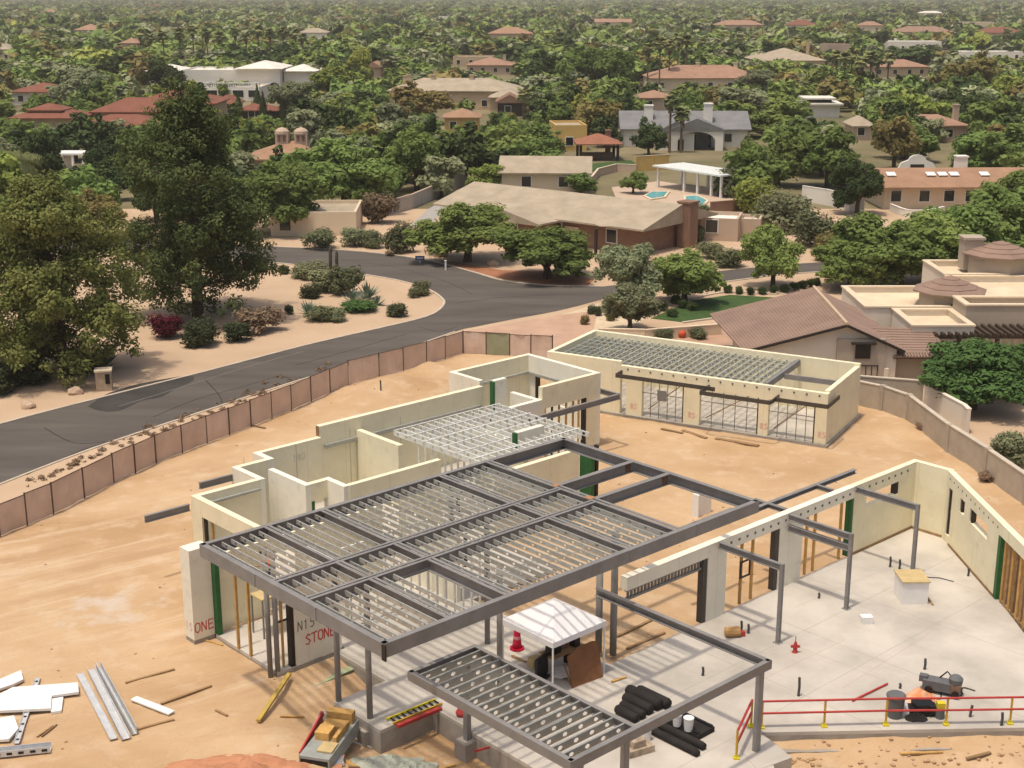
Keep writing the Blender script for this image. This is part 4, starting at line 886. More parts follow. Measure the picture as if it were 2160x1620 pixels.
FAR = [('salmon_roof_house', 'long salmon tiled house with cream walls among palms', 1375, 1610, 192, (1375, 145, 1612, 186), 16, 4.0, 'hip', 3.0, M_RSAL, M_CREAM, 5, [(-.05, .6), (.30, .6)]),
 ('tan_estate', 'big tan estate with wide sloping roof and square tower', 1600, 1740, 152, (1575, 92, 1795, 145), 24, 4.4, 'hip', 3.6, M_RTAN, M_TAN, 4, [(.35, 2.5)]),
 ('tan_tower', 'pinkish square tower rising behind the tan estate', 1742, 1792, 140, (1738, 72, 1795, 130), 9, 9.0, 'flat', 0, M_RSAL, M_PINK, 2, []),
 ('salmon_row_house', 'low salmon roofed house right of the tan estate', 1842, 1958, 162, (1838, 128, 1960, 158), 12, 3.6, 'hip', 2.0, M_RSAL, M_TAN, 4, []),
 ('white_ridge_house', 'white house with flat grey roof near the right horizon', 1872, 1985, 108, (1868, 74, 1990, 104), 14, 5.0, 'flat', 0, M_RWHT, M_WST, 5, [(-.3, 1)]),
 ('brown_roof_house', 'brown roofed house behind the white ridge house', 1890, 2010, 80, (1890, 52, 2015, 72), 16, 4.0, 'hip', 3.0, M_RBRN, M_TAN, 3, []),
 ('red_roof_far', 'bright red roofed house close to the right edge', 2065, 2160, 82, (2060, 55, 2160, 76), 16, 4.0, 'hip', 3.0, M_RRED, M_PINK, 3, []),
 ('white_low_house', 'low white house right of the tall brown tree', 2030, 2160, 128, (2030, 98, 2160, 122), 12, 4.0, 'flat', 0, M_RWHT, M_WST, 4, []),
 ('pink_far_house', 'pinkish villa with white gables left of the estate roofs', 1508, 1610, 66, (1505, 38, 1612, 62), 16, 5.0, 'hip', 3.0, M_RSAL, M_PINK, 4, [(-.35, 1.5)]),
 ('cream_far_house', 'cream house with red hip roof and small lantern', 1662, 1722, 66, (1660, 40, 1722, 60), 14, 5.0, 'hip', 3.4, M_RRED, M_CREAM, 3, [(.0, 1)]),
 ('orange_far_house', 'small orange roofed house right of the cream lantern house', 1812, 1862, 66, (1810, 48, 1862, 62), 12, 4.6, 'hip', 2.6, M_RSAL, M_CREAM, 2, []),
 ('white_roof_far', 'long pale roofed house left of the pink villa', 1255, 1332, 58, (1253, 38, 1332, 54), 14, 4.6, 'gx', 2.4, M_RSAL, M_CREAM, 4, [(.2, 1.5)]),
 ('pink_gable_house', 'pinkish tan villa at the upper centre', 1030, 1122, 88, (1028, 58, 1124, 84), 16, 5.0, 'hip', 3.2, M_RORG, M_PINK, 4, []),
 ('red_centre_house', 'wide red tiled house in the upper centre trees', 985, 1080, 158, (980, 128, 1085, 152), 14, 3.6, 'hip', 2.2, M_RSAL, M_PINK, 4, [(.3, .6)]),
 ('tan_flat_house', 'tan flat roofed house above the red centre house', 955, 1038, 140, (950, 116, 1040, 134), 12, 4.0, 'flat', 0, M_RTAN, M_TAN, 3, []),
 ('small_red_house', 'small pink house with red roof left of the red centre house', 770, 805, 166, (768, 142, 805, 160), 9, 4.0, 'gy', 1.6, M_RSAL, M_PINK, 1, []),
 ('peach_far_house', 'peach villa with flat parapets in the upper middle', 672, 738, 52, (668, 20, 740, 46), 16, 7.0, 'flat', 0, M_RSAL, M_PINK, 4, []),
 ('white_far_block', 'white flat house on the horizon left of the estate', 925, 995, 46, (925, 26, 995, 42), 14, 5.5, 'flat', 0, M_RWHT, M_WST, 4, []),
 ('cream_palms_house', 'cream house half hidden behind the row of tall palms', 255, 292, 112, (250, 78, 292, 100), 10, 5.0, 'hip', 2.0, M_RSAL, M_PINK, 2, []),
 ('white_tall_house', 'tall pale house under a spreading tree at upper left', 160, 215, 92, (158, 40, 240, 84), 14, 8.0, 'hip', 3.0, M_RSAL, M_CREAM, 3, []),
 ('grey_flat_house', 'grey flat house with pale terrace behind the palms', 350, 420, 72, (345, 42, 425, 66), 14, 5.0, 'flat', 0, M_RWHT, M_TAN, 4, []),
 ('white_left_house', 'white house with red roof at the far left edge', 25, 125, 222, (20, 172, 128, 212), 12, 3.6, 'hip', 1.8, M_RRED, M_WST, 3, []),
 ('pink_left_far', 'pink house on the left horizon', 85, 120, 36, (84, 14, 122, 32), 14, 6.0, 'hip', 3.0, M_RSAL, M_PINK, 2, []),
 ('red_left_far', 'tiny red roofed house on the horizon above the palms', 300, 345, 22, (300, 4, 346, 20), 14, 6.0, 'hip', 3.0, M_RRED, M_PINK, 2, []),
 ('tan_left_edge', 'pale tan house cut by the left edge of the view', -20, 22, 128, (0, 105, 24, 122), 12, 5.0, 'hip', 2.0, M_RTAN, M_CREAM, 2, []),
 ('white_far_gable', 'small white spired house above the lime trees', 630, 690, 84, (626, 62, 700, 80), 12, 4.6, 'hip', 2.4, M_RTAN, M_WST, 3, [(-.2, 2)]),
 ('salmon_centre', 'salmon roofed house between the tall cypresses at right of centre', 1350, 1420, 234, (1350, 200, 1405, 224), 8, 3.4, 'hip', 1.4, M_RSAL, M_PINK, 2, []),
 ('pink_chimney_house', 'pinkish house with a white chimney in the right trees', 1905, 2040, 300, (1995, 255, 2040, 290), 8, 3.4, 'hip', 1.6, M_RSAL, M_PINK, 2, [(.42, 1.6)]),
 ('tan_right_shed', 'small tan roofed house under trees right of centre', 1800, 1840, 296, (1800, 262, 1842, 290), 7, 3.0, 'hip', 1.4, M_RTAN, M_PINK, 1, []),
 ('cream_far_right', 'cream flat house under the right horizon', 2030, 2095, 62, (2028, 36, 2096, 56), 14, 6.0, 'flat', 0, M_RWHT, M_CREAM, 3, []),
 ('pale_far_right', 'pale low house right of the orange far house', 1940, 1990, 38, (1935, 20, 1992, 34), 14, 6.0, 'hip', 2.0, M_RWHT, M_CREAM, 3, [])]
for a in FAR: simple(a[0], a[1], a[2], a[3], a[4], a[5], a[6], a[7] * .85, a[8], a[9], a[10], a[11], RNG.uniform(-.08, .08), a[12], a[13])

# --- next door house with brown tile roof, flat parapets and turret
NH = thing('tile_roof_house', 'neighbouring stucco house with brown tile roof, flat parapets and turrets beyond the garage', 'house', (0, 0, GZ))
M_NST = mat('pale taupe stucco', (0.72, 0.65, 0.54), .9, .05, .4); M_NST2 = mat('taupe stucco', (0.42, 0.355, 0.28), .9, .05, .4)
M_TILE = roofm('brown barrel tile', (0.265, 0.18, 0.14))
def nbox(x0, x1, y0, y1, z0, z1, name='wall', m=M_NST): return MB().box(x0, x1, y0, y1, z0, z1).build(name, m, NH)
mb = MB().box(16.2, 25.4, 88.85, 99.0, 0, 2.6); mb.quad((15.8, 88.85, 2.6), (25.5, 88.85, 2.6), (21.9, 88.85, 4.24)); mb.build('wall', M_NST, NH)
# long tile slopes with raised courses
def tile_slope(p0, p1, p2, p3, n, name='roof'):   # p0-p1 eave, p3-p2 ridge; courses run along the eave
    p0, p1, p2, p3 = map(Vector, (p0, p1, p2, p3)); mb = MB(); nrm = (p1 - p0).cross(p3 - p0).normalized()
    for k in range(n):
        a, b = k / n, (k + 1) / n + 0.15 / n
        A, B, C, D = p0.lerp(p3, a), p1.lerp(p2, a), p1.lerp(p2, min(b, 1)), p0.lerp(p3, min(b, 1))
        u = nrm * 0.035
        mb.quad(A + u, B + u, C, D); mb.quad(A, B, B + u, A + u)
    mb.quad(p0 - nrm * .06, p3 - nrm * .06, p2 - nrm * .06, p1 - nrm * .06)
    return mb.build(name, M_TILE, NH)
tile_slope((14.5, 99.6, 2.5), (15.2, 88.6, 2.5), (21.9, 88.4, 4.35), (22.2, 100.2, 4.35), 34)
tile_slope((25.9, 88.7, 2.5), (26.1, 99.8, 2.5), (22.2, 100.2, 4.35), (21.9, 88.4, 4.35), 22)
MB().tube([(21.9, 88.35, 4.4), (22.2, 100.2, 4.4)], 0.13, 6).build('ridge_cap', mat('pale ridge mortar', (0.52, 0.40, 0.28), .9), NH)

for a, b in (((15.2, 88.55, 2.42), (21.9, 88.35, 4.27)), ((21.9, 88.35, 4.27), (25.9, 88.65, 2.42))): MB().obox(a, b, .1, .16).build('barge_board', M_DARKW, NH)
nbox(21.4, 24.6, 88.62, 88.845, 0, 3.3, m=M_NST2); MB().box(22.6, 23.6, 88.55, 88.615, 2.0, 2.95).build('window', M_DARKW, NH); MB().box(22.3, 23.9, 88.3, 88.615, 3.0, 3.1).build('window_hood', M_DARKW, NH)
nbox(25.45, 29.0, 89.3, 95, 0, 2.0, m=M_NST2)
tile_slope((25.2, 88.7, 2.0), (29.5, 88.7, 2.0), (28.4, 92.4, 3.15), (23.4, 92.4, 3.3), 12)
for k in range(22): MB().tube([(25.3 + k * .195, 88.65, 2.06), (25.3 + k * .195, 89.2, 2.24)], .085, 6).build('eave_tile', M_TILE, NH)
nbox(24.6, 24.9, 88.6, 89.55, 0, 1.3); MB().box(22.8, 24.2, 88.9, 89.2, 0, .9).build('meter_box', M_NST, NH)
gt = MB()
for k in range(4): gt.tube([(23.0 + k * .38, 88.6, 0.2), (23.0 + k * .38, 88.6, 1.5)], .03, 5)
gt.obox((22.95, 88.6, 1.5), (24.2, 88.6, 1.5), .05, .05); gt.obox((22.95, 88.6, .3), (24.2, 88.6, .3), .05, .05); gt.build('gate', M_DARKW, NH)
def parapet(x0, x1, y0, y1, h, m=M_NST):
    mb = MB().box(x0, x1, y0, y1, 0, h - .4)
    for a in ((x0, x1, y0, y0 + .3), (x0, x1, y1 - .3, y1), (x0, x0 + .3, y0 + .3, y1 - .3), (x1 - .3, x1, y0 + .3, y1 - .3)): mb.box(*a, h - .4, h)
    mb.build('wall', m, NH); MB().box(x0 + .3, x1 - .3, y0 + .3, y1 - .3, h - .4, h - .37).build('flat_roof', M_RTOP, NH)
    c = MB()
    for a in ((x0 - .08, x1 + .08, y0 - .08, y0 + .38), (x0 - .08, x1 + .08, y1 - .38, y1 + .08), (x0 - .08, x0 + .38, y0 + .38, y1 - .38), (x1 - .38, x1 + .08, y0 + .38, y1 - .38)): c.box(*a, h, h + .12)
    c.build('coping', M_CREAM, NH)
parapet(25.3, 33.5, 97.2, 104.5, 3.5); parapet(27.2, 31.4, 91.8, 97.0, 3.4); parapet(31.5, 42.0, 94.2, 97.1, 4.3, M_NST2); parapet(33.6, 44, 97.2, 106, 4.0); parapet(33.6, 38.5, 106.1, 112, 4.1)
def turret(x, y, z0, z1, r, hr):
    MB().lathe([(r * .82, z0), (r * .82, z1)], 8, (x, y, 0)).build('turret', M_NST2, NH); mb = MB(); n = 8
    for k in range(n):
        a, b = 2 * math.pi * k / n, 2 * math.pi * (k + 1) / n
        for q in range(4):
            f0, f1 = 1 - q / 4, 1 - (q + 1) / 4
            P = lambda an, f, dz=0: (x + r * f * math.cos(an), y + r * f * math.sin(an), z1 + hr * (1 - f) + dz)
            mb.quad(P(a, f0, .05), P(b, f0, .05), P(b, f1), P(a, f1)); mb.quad(P(a, f0, -.05), P(b, f0, -.05), P(b, f0, .05), P(a, f0, .05))
    mb.build('turret_roof', M_TILE, NH)
turret(32.0, 99.6, 3.1, 4.3, 2.7, 1.1); turret(38.6, 108.5, 3.0, 5.4, 3.0, 1.0); chimney(NH, 36.6, 109.5, 4, 6.4, 1.5, M_NST2)
MB().box(31.4, 32.0, 97.15, 97.2, 3.4, 3.8).build('vent', M_DARKW, NH)
# timber pergola of the neighbour
PG = thing('timber_pergola', 'dark timber pergola attached to the neighbouring tile roof house', 'pergola', (0, 0, GZ)); M_PGW = mat('dark stained timber', (0.06, 0.042, 0.03), .7, .2, 3)
MB().box(28.4, 35.8, 91.6, 91.75, 2.6, 2.85).build('beam', M_PGW, PG)
for k in range(15): MB().box(28.6 + k * .5, 28.8 + k * .5, 91.2, 94.15, 2.86, 3.05).build('rafter', M_PGW, PG)
for x in (30.4, 33.0, 35.6): MB().box(x - .12, x + .12, 91.6, 91.84, 0, 2.6).build('post', M_PGW, PG)
blockwall('side_wall', 'plain grey wall between garage and tile roof house', [at(1785, 842), at(1945, 855)], 1.7, pil=False)
blockwall('garden_wall', 'cream garden wall section beside the citrus tree', [at(1950, 860), at(2030, 905), at(2040, 915)], 1.6, m=M_NST, mc=M_NST, pil=False)
blockwall('front_garden_wall', 'low tan garden wall with square pillar behind the garage', [at(1262, 716), at(1360, 718), at(1520, 705)], 0.9, m=M_CREAM, mc=M_CREAM, pil=False)
VIS += [(1515, 535, 2160, 810, 80), (1150, 690, 1800, 950, 60), (1260, 600, 1700, 735, 95)]
# ------------------------------------------------------------------ trees, palms, shrubs
LM = {'bush': leaf_mat('desert bush leaves', (0.118, 0.135, 0.064), (0.198, 0.215, 0.099)), 'bushd': leaf_mat('dark desert bush leaves', (0.064, 0.082, 0.039), (0.111, 0.135, 0.057)),
      'pine': leaf_mat('pine needles', (0.063, 0.099, 0.027), (0.135, 0.167, 0.045), .18, .0),
      'pine2': leaf_mat('yellowish pine needles', (0.145, 0.172, 0.036), (0.225, 0.245, 0.055), .2, .0),
      'broad': leaf_mat('mesquite leaves', (0.136, 0.209, 0.040), (0.248, 0.332, 0.066)), 'olive': leaf_mat('olive leaves', (0.209, 0.243, 0.116), (0.345, 0.371, 0.192)),
      'dark': leaf_mat('ficus leaves', (0.039, 0.068, 0.022), (0.078, 0.120, 0.032), .12), 'lime': leaf_mat('lime leaves', (0.209, 0.266, 0.035), (0.320, 0.371, 0.056)),
      'brown': leaf_mat('brownish tree leaves', (0.209, 0.173, 0.049), (0.295, 0.255, 0.066)), 'citrus': leaf_mat('citrus leaves', (0.049, 0.116, 0.027), (0.104, 0.199, 0.040), .15, .0),
      'palm': leaf_mat('palm fronds', (0.183, 0.220, 0.079), (0.320, 0.325, 0.113), .2), 'agave': leaf_mat('agave leaves', (0.124, 0.199, 0.134), (0.222, 0.301, 0.212), .1),
      'pinkfl': leaf_mat('magenta blossom', (0.085, 0.006, 0.018), (0.14, 0.010, 0.03), .2, .0), 'dry': leaf_mat('dry brush', (0.20, 0.13, 0.075), (0.29, 0.195, 0.12), .15), 'flower': leaf_mat('pale oleander blossom', (0.600, 0.630, 0.695), (1.050, 0.910, 0.787), .2, .0)}
M_BARK = mat('bark', (0.085, 0.06, 0.042), .95, .25, 3, .01, 12); M_PTRUNK = mat('palm bark', (0.16, 0.115, 0.075), .95, .2, 3)
def leaves_mesh(name, clumps, n, size, seed, m, lo=0.5, up=0.48, flat=0.0):
    r = np.random.default_rng(seed); c = np.array([k[0] for k in clumps]); R_ = np.array([k[1] for k in clumps])
    wgt = (R_[:, 0] * R_[:, 2]); wgt = wgt / wgt.sum(); idx = r.choice(len(clumps), n, p=wgt)
    d = r.normal(size=(n, 3)); d /= np.linalg.norm(d, axis=1)[:, None]
    rad = lo + (1.04 - lo) * r.random(n) ** 0.6; rad = np.where(r.random(n) < .16, rad * r.uniform(1.0, 1.45, n), rad)
    P = c[idx] + d * R_[idx] * rad[:, None]
    N = d * 1.15 + r.normal(size=(n, 3)) * 0.42; N[:, 2] += up; N /= np.linalg.norm(N, axis=1)[:, None]
    T = np.cross(N, r.normal(size=(n, 3))); T /= np.linalg.norm(T, axis=1)[:, None]; B = np.cross(N, T)
    s = size * (0.55 + 0.9 * r.random(n)); a = T * s[:, None] * 0.62; b = B * s[:, None] * 0.36
    V = np.empty((n, 4, 3)); V[:, 0] = P - a; V[:, 1] = P + b; V[:, 2] = P + a; V[:, 3] = P - b
    return quads_mesh(name, V, m)
def quads_mesh(name, V, m):
    n = len(V); me = bpy.data.meshes.new(name); me.vertices.add(n * 4); me.loops.add(n * 4); me.polygons.add(n)
    me.vertices.foreach_set('co', V.reshape(-1).astype(np.float32)); me.loops.foreach_set('vertex_index', np.arange(n * 4, dtype=np.int32))
    me.polygons.foreach_set('loop_start', np.arange(0, n * 4, 4, dtype=np.int32)); me.polygons.foreach_set('loop_total', np.full(n, 4, dtype=np.int32))
    me.materials.append(m); me.update(calc_edges=True); return me
def broad_clumps(seed, nc=46, flat=0.8, low=0.28):      # irregular lobed crown in unit size: height 1, width 1
    r = random.Random(seed * 17 + 3); lobes = [((r.uniform(-.1, .1), r.uniform(-.1, .1), .70), .24), ((0, 0, .48), .26)]; n = r.randint(8, 11)
    for i in range(n):
        a = 2 * math.pi * i / n + r.uniform(-.35, .35); q = r.uniform(.14, .33); lobes.append(((q * math.cos(a), q * math.sin(a), r.uniform(.27, .68)), r.uniform(.14, .25)))
    out = []
    for i in range(nc):
        c, R0 = lobes[i % len(lobes)]; d = Vector((r.gauss(0, 1), r.gauss(0, 1), r.gauss(.25, 1))).normalized() * R0 * r.uniform(.55, 1.02); rr = r.uniform(.045, .12)
        out.append(((c[0] + d.x, c[1] + d.y, min(.93, max(.09, c[2] + d.z * .9))), (rr, rr, rr * flat)))
    out += [(c, (R0 * .7, R0 * .7, R0 * .6)) for c, R0 in lobes]
    return out
def trunk_mesh(name, seed, th=0.28, r0=0.035, limbs=5, spread=.3, top=.75, m=None):
    r = random.Random(seed); mb = MB(); mb.tube([(0, 0, -.03), (.01, .005, th * .5), (0.02 * r.uniform(-1, 1), .02 * r.uniform(-1, 1), th)], [r0 * 1.25, r0, r0 * .8], 7)
    for k in range(limbs):
        a = 2 * math.pi * k / limbs + r.uniform(-.4, .4); q = spread * r.uniform(.6, 1.1)
        mb.tube([(0, 0, th * r.uniform(.55, .95)), (q * .45 * math.cos(a), q * .45 * math.sin(a), th + .13), (q * math.cos(a), q * math.sin(a), top * r.uniform(.85, 1.05))], [r0 * .6, r0 * .4, r0 * .15], 5)
    return mb.mesh(name, m or M_BARK)
PROTO = {}
def proto(kind, var, lod):
    key = (kind, var, lod)
    if key in PROTO: return PROTO[key]
    n = {0: 19000, 1: 6500, 2: 2300}[lod]; sz = {0: .037, 1: .052, 2: .085}[lod]
    sd = hash((kind, var)) % 1000 if False else (sum(map(ord, kind)) * 7 + var * 31) % 997
    if kind == 'pine': raise KeyError
    cl = broad_clumps(sd, {0: 120, 1: 70, 2: 40}[lod] if kind != 'dark' else 60, .8 if kind != 'dark' else 1.0)
    me = leaves_mesh('crown', cl, n, sz, sd, LM[kind], .3); tm = trunk_mesh('trunk', sd)
    PROTO[key] = (tm, me); return PROTO[key]
USEDT = []
def zat(px, py, p):
    x = (px - 1080) / F; y = (810 - py) / F; d = (x, cT + y * sT, -sT + y * cT); t = p.y / d[1]; return H + d[2] * t
def put_tree(name, label, loc, h, w, kind, var, lod, group=None, cat='tree'):
    t = thing(name, label, cat, loc, RNG.uniform(0, 6.28), group); tm, me = proto(kind, var, lod)
    for nm, m_ in (('trunk', tm), ('crown', me)):
        o = link(nm, m_, t); o.scale = (w, w, h)
    USEDT.append((loc.x, loc.y, w)); return t
def px_tree(label, px, pyb, pyt, wpx, kind, var=0, lod=1, name='tree', wob=1.0, group=None):
    p = at(px, pyb); h = zat(px, pyt, p) - GZ; f = p.y * cT + (H - GZ) * sT; w = wpx * f / F
    return put_tree(name, label, p, h / .98, w / .92, kind, var, lod, group)
# --- two big pines on the left
def pine(label, px, pyb, pyt, wpx, mk, seed, n=30000, lean=0.0):
    p = at(px, pyb); h = zat(px, pyt, p) - GZ; f = p.y * cT + (H - GZ) * sT; w = wpx * f / F; r = random.Random(seed)
    t = thing('pine_tree', label, 'tree', p); cl = []; tr = MB()
    tr.tube([(0, 0, -.1), (.1, .05, h * .3), (lean * .5, .1, h * .6), (lean, 0, h * .95)], [h * .026, h * .021, h * .013, h * .003], 9)
    for i in range(150):
        fz = r.uniform(.09, .97); z = h * fz; a = r.uniform(0, 6.28)
        prof = (0.50 * math.sin(math.pi * min(1, (fz - .02) * .80 + .22)) ** .8) if fz < .8 else .5 * math.sin(math.pi * .844) ** .8 * max(.12, (1.02 - fz) / .22)
        q = w * prof * r.uniform(.25, 1.0); c = (q * math.cos(a) + lean * fz, q * math.sin(a), z); rr = w * r.uniform(.065, .115)
        cl.append((c, (rr, rr, rr * .85)))
        if i % 2: tr.tube([(lean * fz * .9, 0, z - q * .25), (c[0] * .6, c[1] * .6, z - q * .08), c], [h * .006, h * .004, h * .002], 5, False)
        for k in range(3): 
            b = (c[0] + r.uniform(-1, 1) * rr * 1.3, c[1] + r.uniform(-1, 1) * rr * 1.3, c[2] + r.uniform(-.7, .9) * rr); s = rr * r.uniform(.4, .7); cl.append((b, (s, s, s * .8)))
    tr.build('trunk', M_BARK, t, True); link('crown', leaves_mesh('crown', cl, n, .2, seed, LM[mk], .35), t); USEDT.append((p.x, p.y, w))
pine('tall dark green pine on the sandy verge beside the road', 418, 672, 182, 318, 'pine', 5, 75000, 0.0)
pine('broad yellow green pine at the left edge near the stone post', 135, 790, 384, 345, 'pine2', 11, 75000, -.6)
TL = [('low bushy tree filling the left foot of the dark clump', 1790, 612, 500, 150, 'broad', 1, 0), ('dense tree between left and middle of the dark clump', 1898, 606, 478, 200, 'broad', 2, 0), ('dense tree right of the middle in the dark clump', 2030, 592, 420, 220, 'broad', 3, 0), ('bright green mesquite right of the tall dark pine', 585, 492, 322, 185, 'broad', 0, 0), ('dense green mesquite in the middle of the three behind the pine', 725, 447, 278, 215, 'broad', 1, 0), ('rightmost of the three tall mesquites behind the verge', 880, 402, 246, 140, 'broad', 2, 0),
 ('wide mesquite with twin dark trunks at the junction', 985, 552, 418, 215, 'broad', 3, 0), ('low spreading mesquite on the red soil by the junction', 1152, 588, 465, 215, 'broad', 0, 0),
 ('pale olive tree just behind the garage roof', 1328, 700, 592, 135, 'olive', 0, 0), ('grey green tree leaning behind the pale olive', 1330, 652, 500, 135, 'olive', 1, 0), ('dense green street tree left of the lawn', 1445, 640, 515, 160, 'broad', 1, 0), ('upright green street tree above the row of round shrubs', 1630, 608, 460, 130, 'broad', 2, 0),
 ('left tree of the big dark clump over the tile roof', 1838, 606, 440, 225, 'broad', 3, 0), ('middle tree of the big dark clump over the tile roof', 1955, 598, 432, 240, 'broad', 0, 0), ('tallest tree of the clump at the right edge', 2090, 575, 372, 250, 'broad', 1, 0), ('right edge tree above the second turret', 2170, 560, 400, 170, 'broad', 2, 0),
 ('dark round ficus before the white yard wall', 1808, 452, 322, 122, 'dark', 0, 0), ('glossy dark citrus tree over the cream garden wall', 2050, 862, 718, 235, 'citrus', 0, 0), ('dark citrus at the right edge behind the first citrus', 2150, 840, 722, 130, 'citrus', 1, 0), ('brownish green tree at the right edge by the pergola', 2165, 760, 640, 110, 'olive', 2, 0),
 ('dark upright tree behind the feather palm', 100, 420, 262, 100, 'dark', 1, 1), ('dark tree right of the patio cover', 225, 385, 285, 90, 'dark', 2, 1),
 ('tall dark grove tree left above the white yard wall', 1640, 392, 268, 130, 'broad', 2, 1), ('tall dark grove tree right above the white yard wall', 1745, 395, 258, 150, 'broad', 3, 1), ('broad tree behind the yard grove', 1700, 345, 235, 140, 'dark', 0, 1), ('wide tree left of the skylight house chimney', 2070, 372, 262, 160, 'broad', 0, 1), ('wide tree at the right edge above the skylight house', 2150, 385, 250, 170, 'broad', 1, 1), ('tree hiding the right end of the skylight house', 2145, 470, 350, 150, 'broad', 3, 0),
 ('small dark tree before the grey roofed house', 1368, 328, 245, 72, 'dark', 2, 1), ('large brown tinged tree before the long tan house', 885, 262, 168, 160, 'brown', 0, 1), ('brown tinged tree left of the large one', 800, 292, 212, 165, 'brown', 1, 1), ('green tree before the orange roofed cottage', 985, 345, 258, 130, 'broad', 1, 1), ('dark tree right of the orange roofed cottage', 1062, 318, 232, 85, 'dark', 1, 1), ('light tree left of the ochre house', 1130, 348, 250, 110, 'broad', 2, 1),
 ('round grey green tree at left behind the red villa', 170, 232, 135, 150, 'olive', 0, 1), ('bright green tree beside the round grey green one', 232, 236, 165, 110, 'broad', 3, 1), ('dark tree before the left arches of the white mansion', 352, 205, 122, 95, 'dark', 0, 1), ('grey tree at the right end of the balustrade', 625, 262, 160, 110, 'olive', 1, 1), ('dark tree below the mansion terrace at right', 655, 300, 205, 100, 'dark', 1, 1), ('bright lime tree right of the white mansion', 710, 215, 130, 120, 'lime', 0, 1), ('yellow lime tree further right of the mansion', 765, 190, 92, 70, 'lime', 1, 1),
 ('big spreading brown tree near the right horizon', 2040, 215, 105, 150, 'brown', 0, 1), ('lime green tree at the right edge', 2140, 235, 150, 100, 'lime', 0, 1), ('rounded tan tree before the estate roof', 1640, 145, 95, 50, 'brown', 1, 2), ('dark eucalyptus cluster left of the salmon roofed house, left one', 1150, 200, 95, 90, 'dark', 0, 1), ('dark eucalyptus cluster left of the salmon roofed house, middle one', 1215, 205, 85, 100, 'broad', 2, 1), ('dark eucalyptus cluster left of the salmon roofed house, right one', 1290, 205, 80, 110, 'broad', 0, 1), ('wide tree beside the flat white house', 1560, 290, 205, 160, 'broad', 1, 1), ('tree between grey house and flat white house', 1640, 270, 190, 140, 'broad', 3, 1), ('silver green oleander mass below the estate', 1680, 212, 150, 130, 'olive', 2, 1), ('silver green oleander mass right of the salmon house', 1600, 200, 142, 120, 'olive', 0, 1),
 ('bushy tree at the left end of the two chimney house', 490, 350, 245, 80, 'dark', 2, 1), ('spreading tree under the pine at the left edge', 20, 520, 400, 150, 'broad', 0, 0), ('olive green tree left behind the yellow pine', 215, 505, 395, 130, 'brown', 0, 0), ('dark green tree between the two pines', 330, 480, 330, 110, 'dark', 0, 0),
 ('small tree behind the ranch chimney', 1225, 412, 358, 75, 'broad', 1, 1), ('small garden tree by the left pool end', 1335, 408, 355, 62, 'broad', 2, 1), ('bright shrubby tree between driveway wall and cottage', 1025, 405, 340, 90, 'lime', 1, 1)]
for L_ in TL: px_tree(*L_)
# --- shrubs
SHP = {}
def shrub_mesh(kind, var, n=3200, sz=.068, flat=1.0):
    k = (kind, var)
    if k not in SHP:
        r = random.Random(var * 13 + len(kind)); cl = [((r.uniform(-.3, .3), r.uniform(-.3, .3), r.uniform(.22, .68) * flat), (r.uniform(.12, .28),) * 3) for _ in range(22)]
        SHP[k] = leaves_mesh('foliage', cl, n, sz, var + 3, LM[kind], .4)
    return SHP[k]
def shrub(label, px, pyb, pyt, wpx, kind, var=0, name='shrub', group=None, cat='shrub', stem=True, dep=1.0):
    p = at(px, pyb); p.z = gh(p.x, p.y); h = zat(px, pyt, p) - p.z; f = p.y * cT + (H - GZ) * sT; w = wpx * f / F
    t = thing(name, label, cat, p, RNG.uniform(0, 6.28), group); o = link('foliage', shrub_mesh(kind, var), t); o.scale = (w, w * dep, max(.3, h))
    if stem: MB().tube([(0, 0, -.05), (0.02, 0, h * .5)], [.05, .03], 5).build('stem', M_BARK, t)
    return t
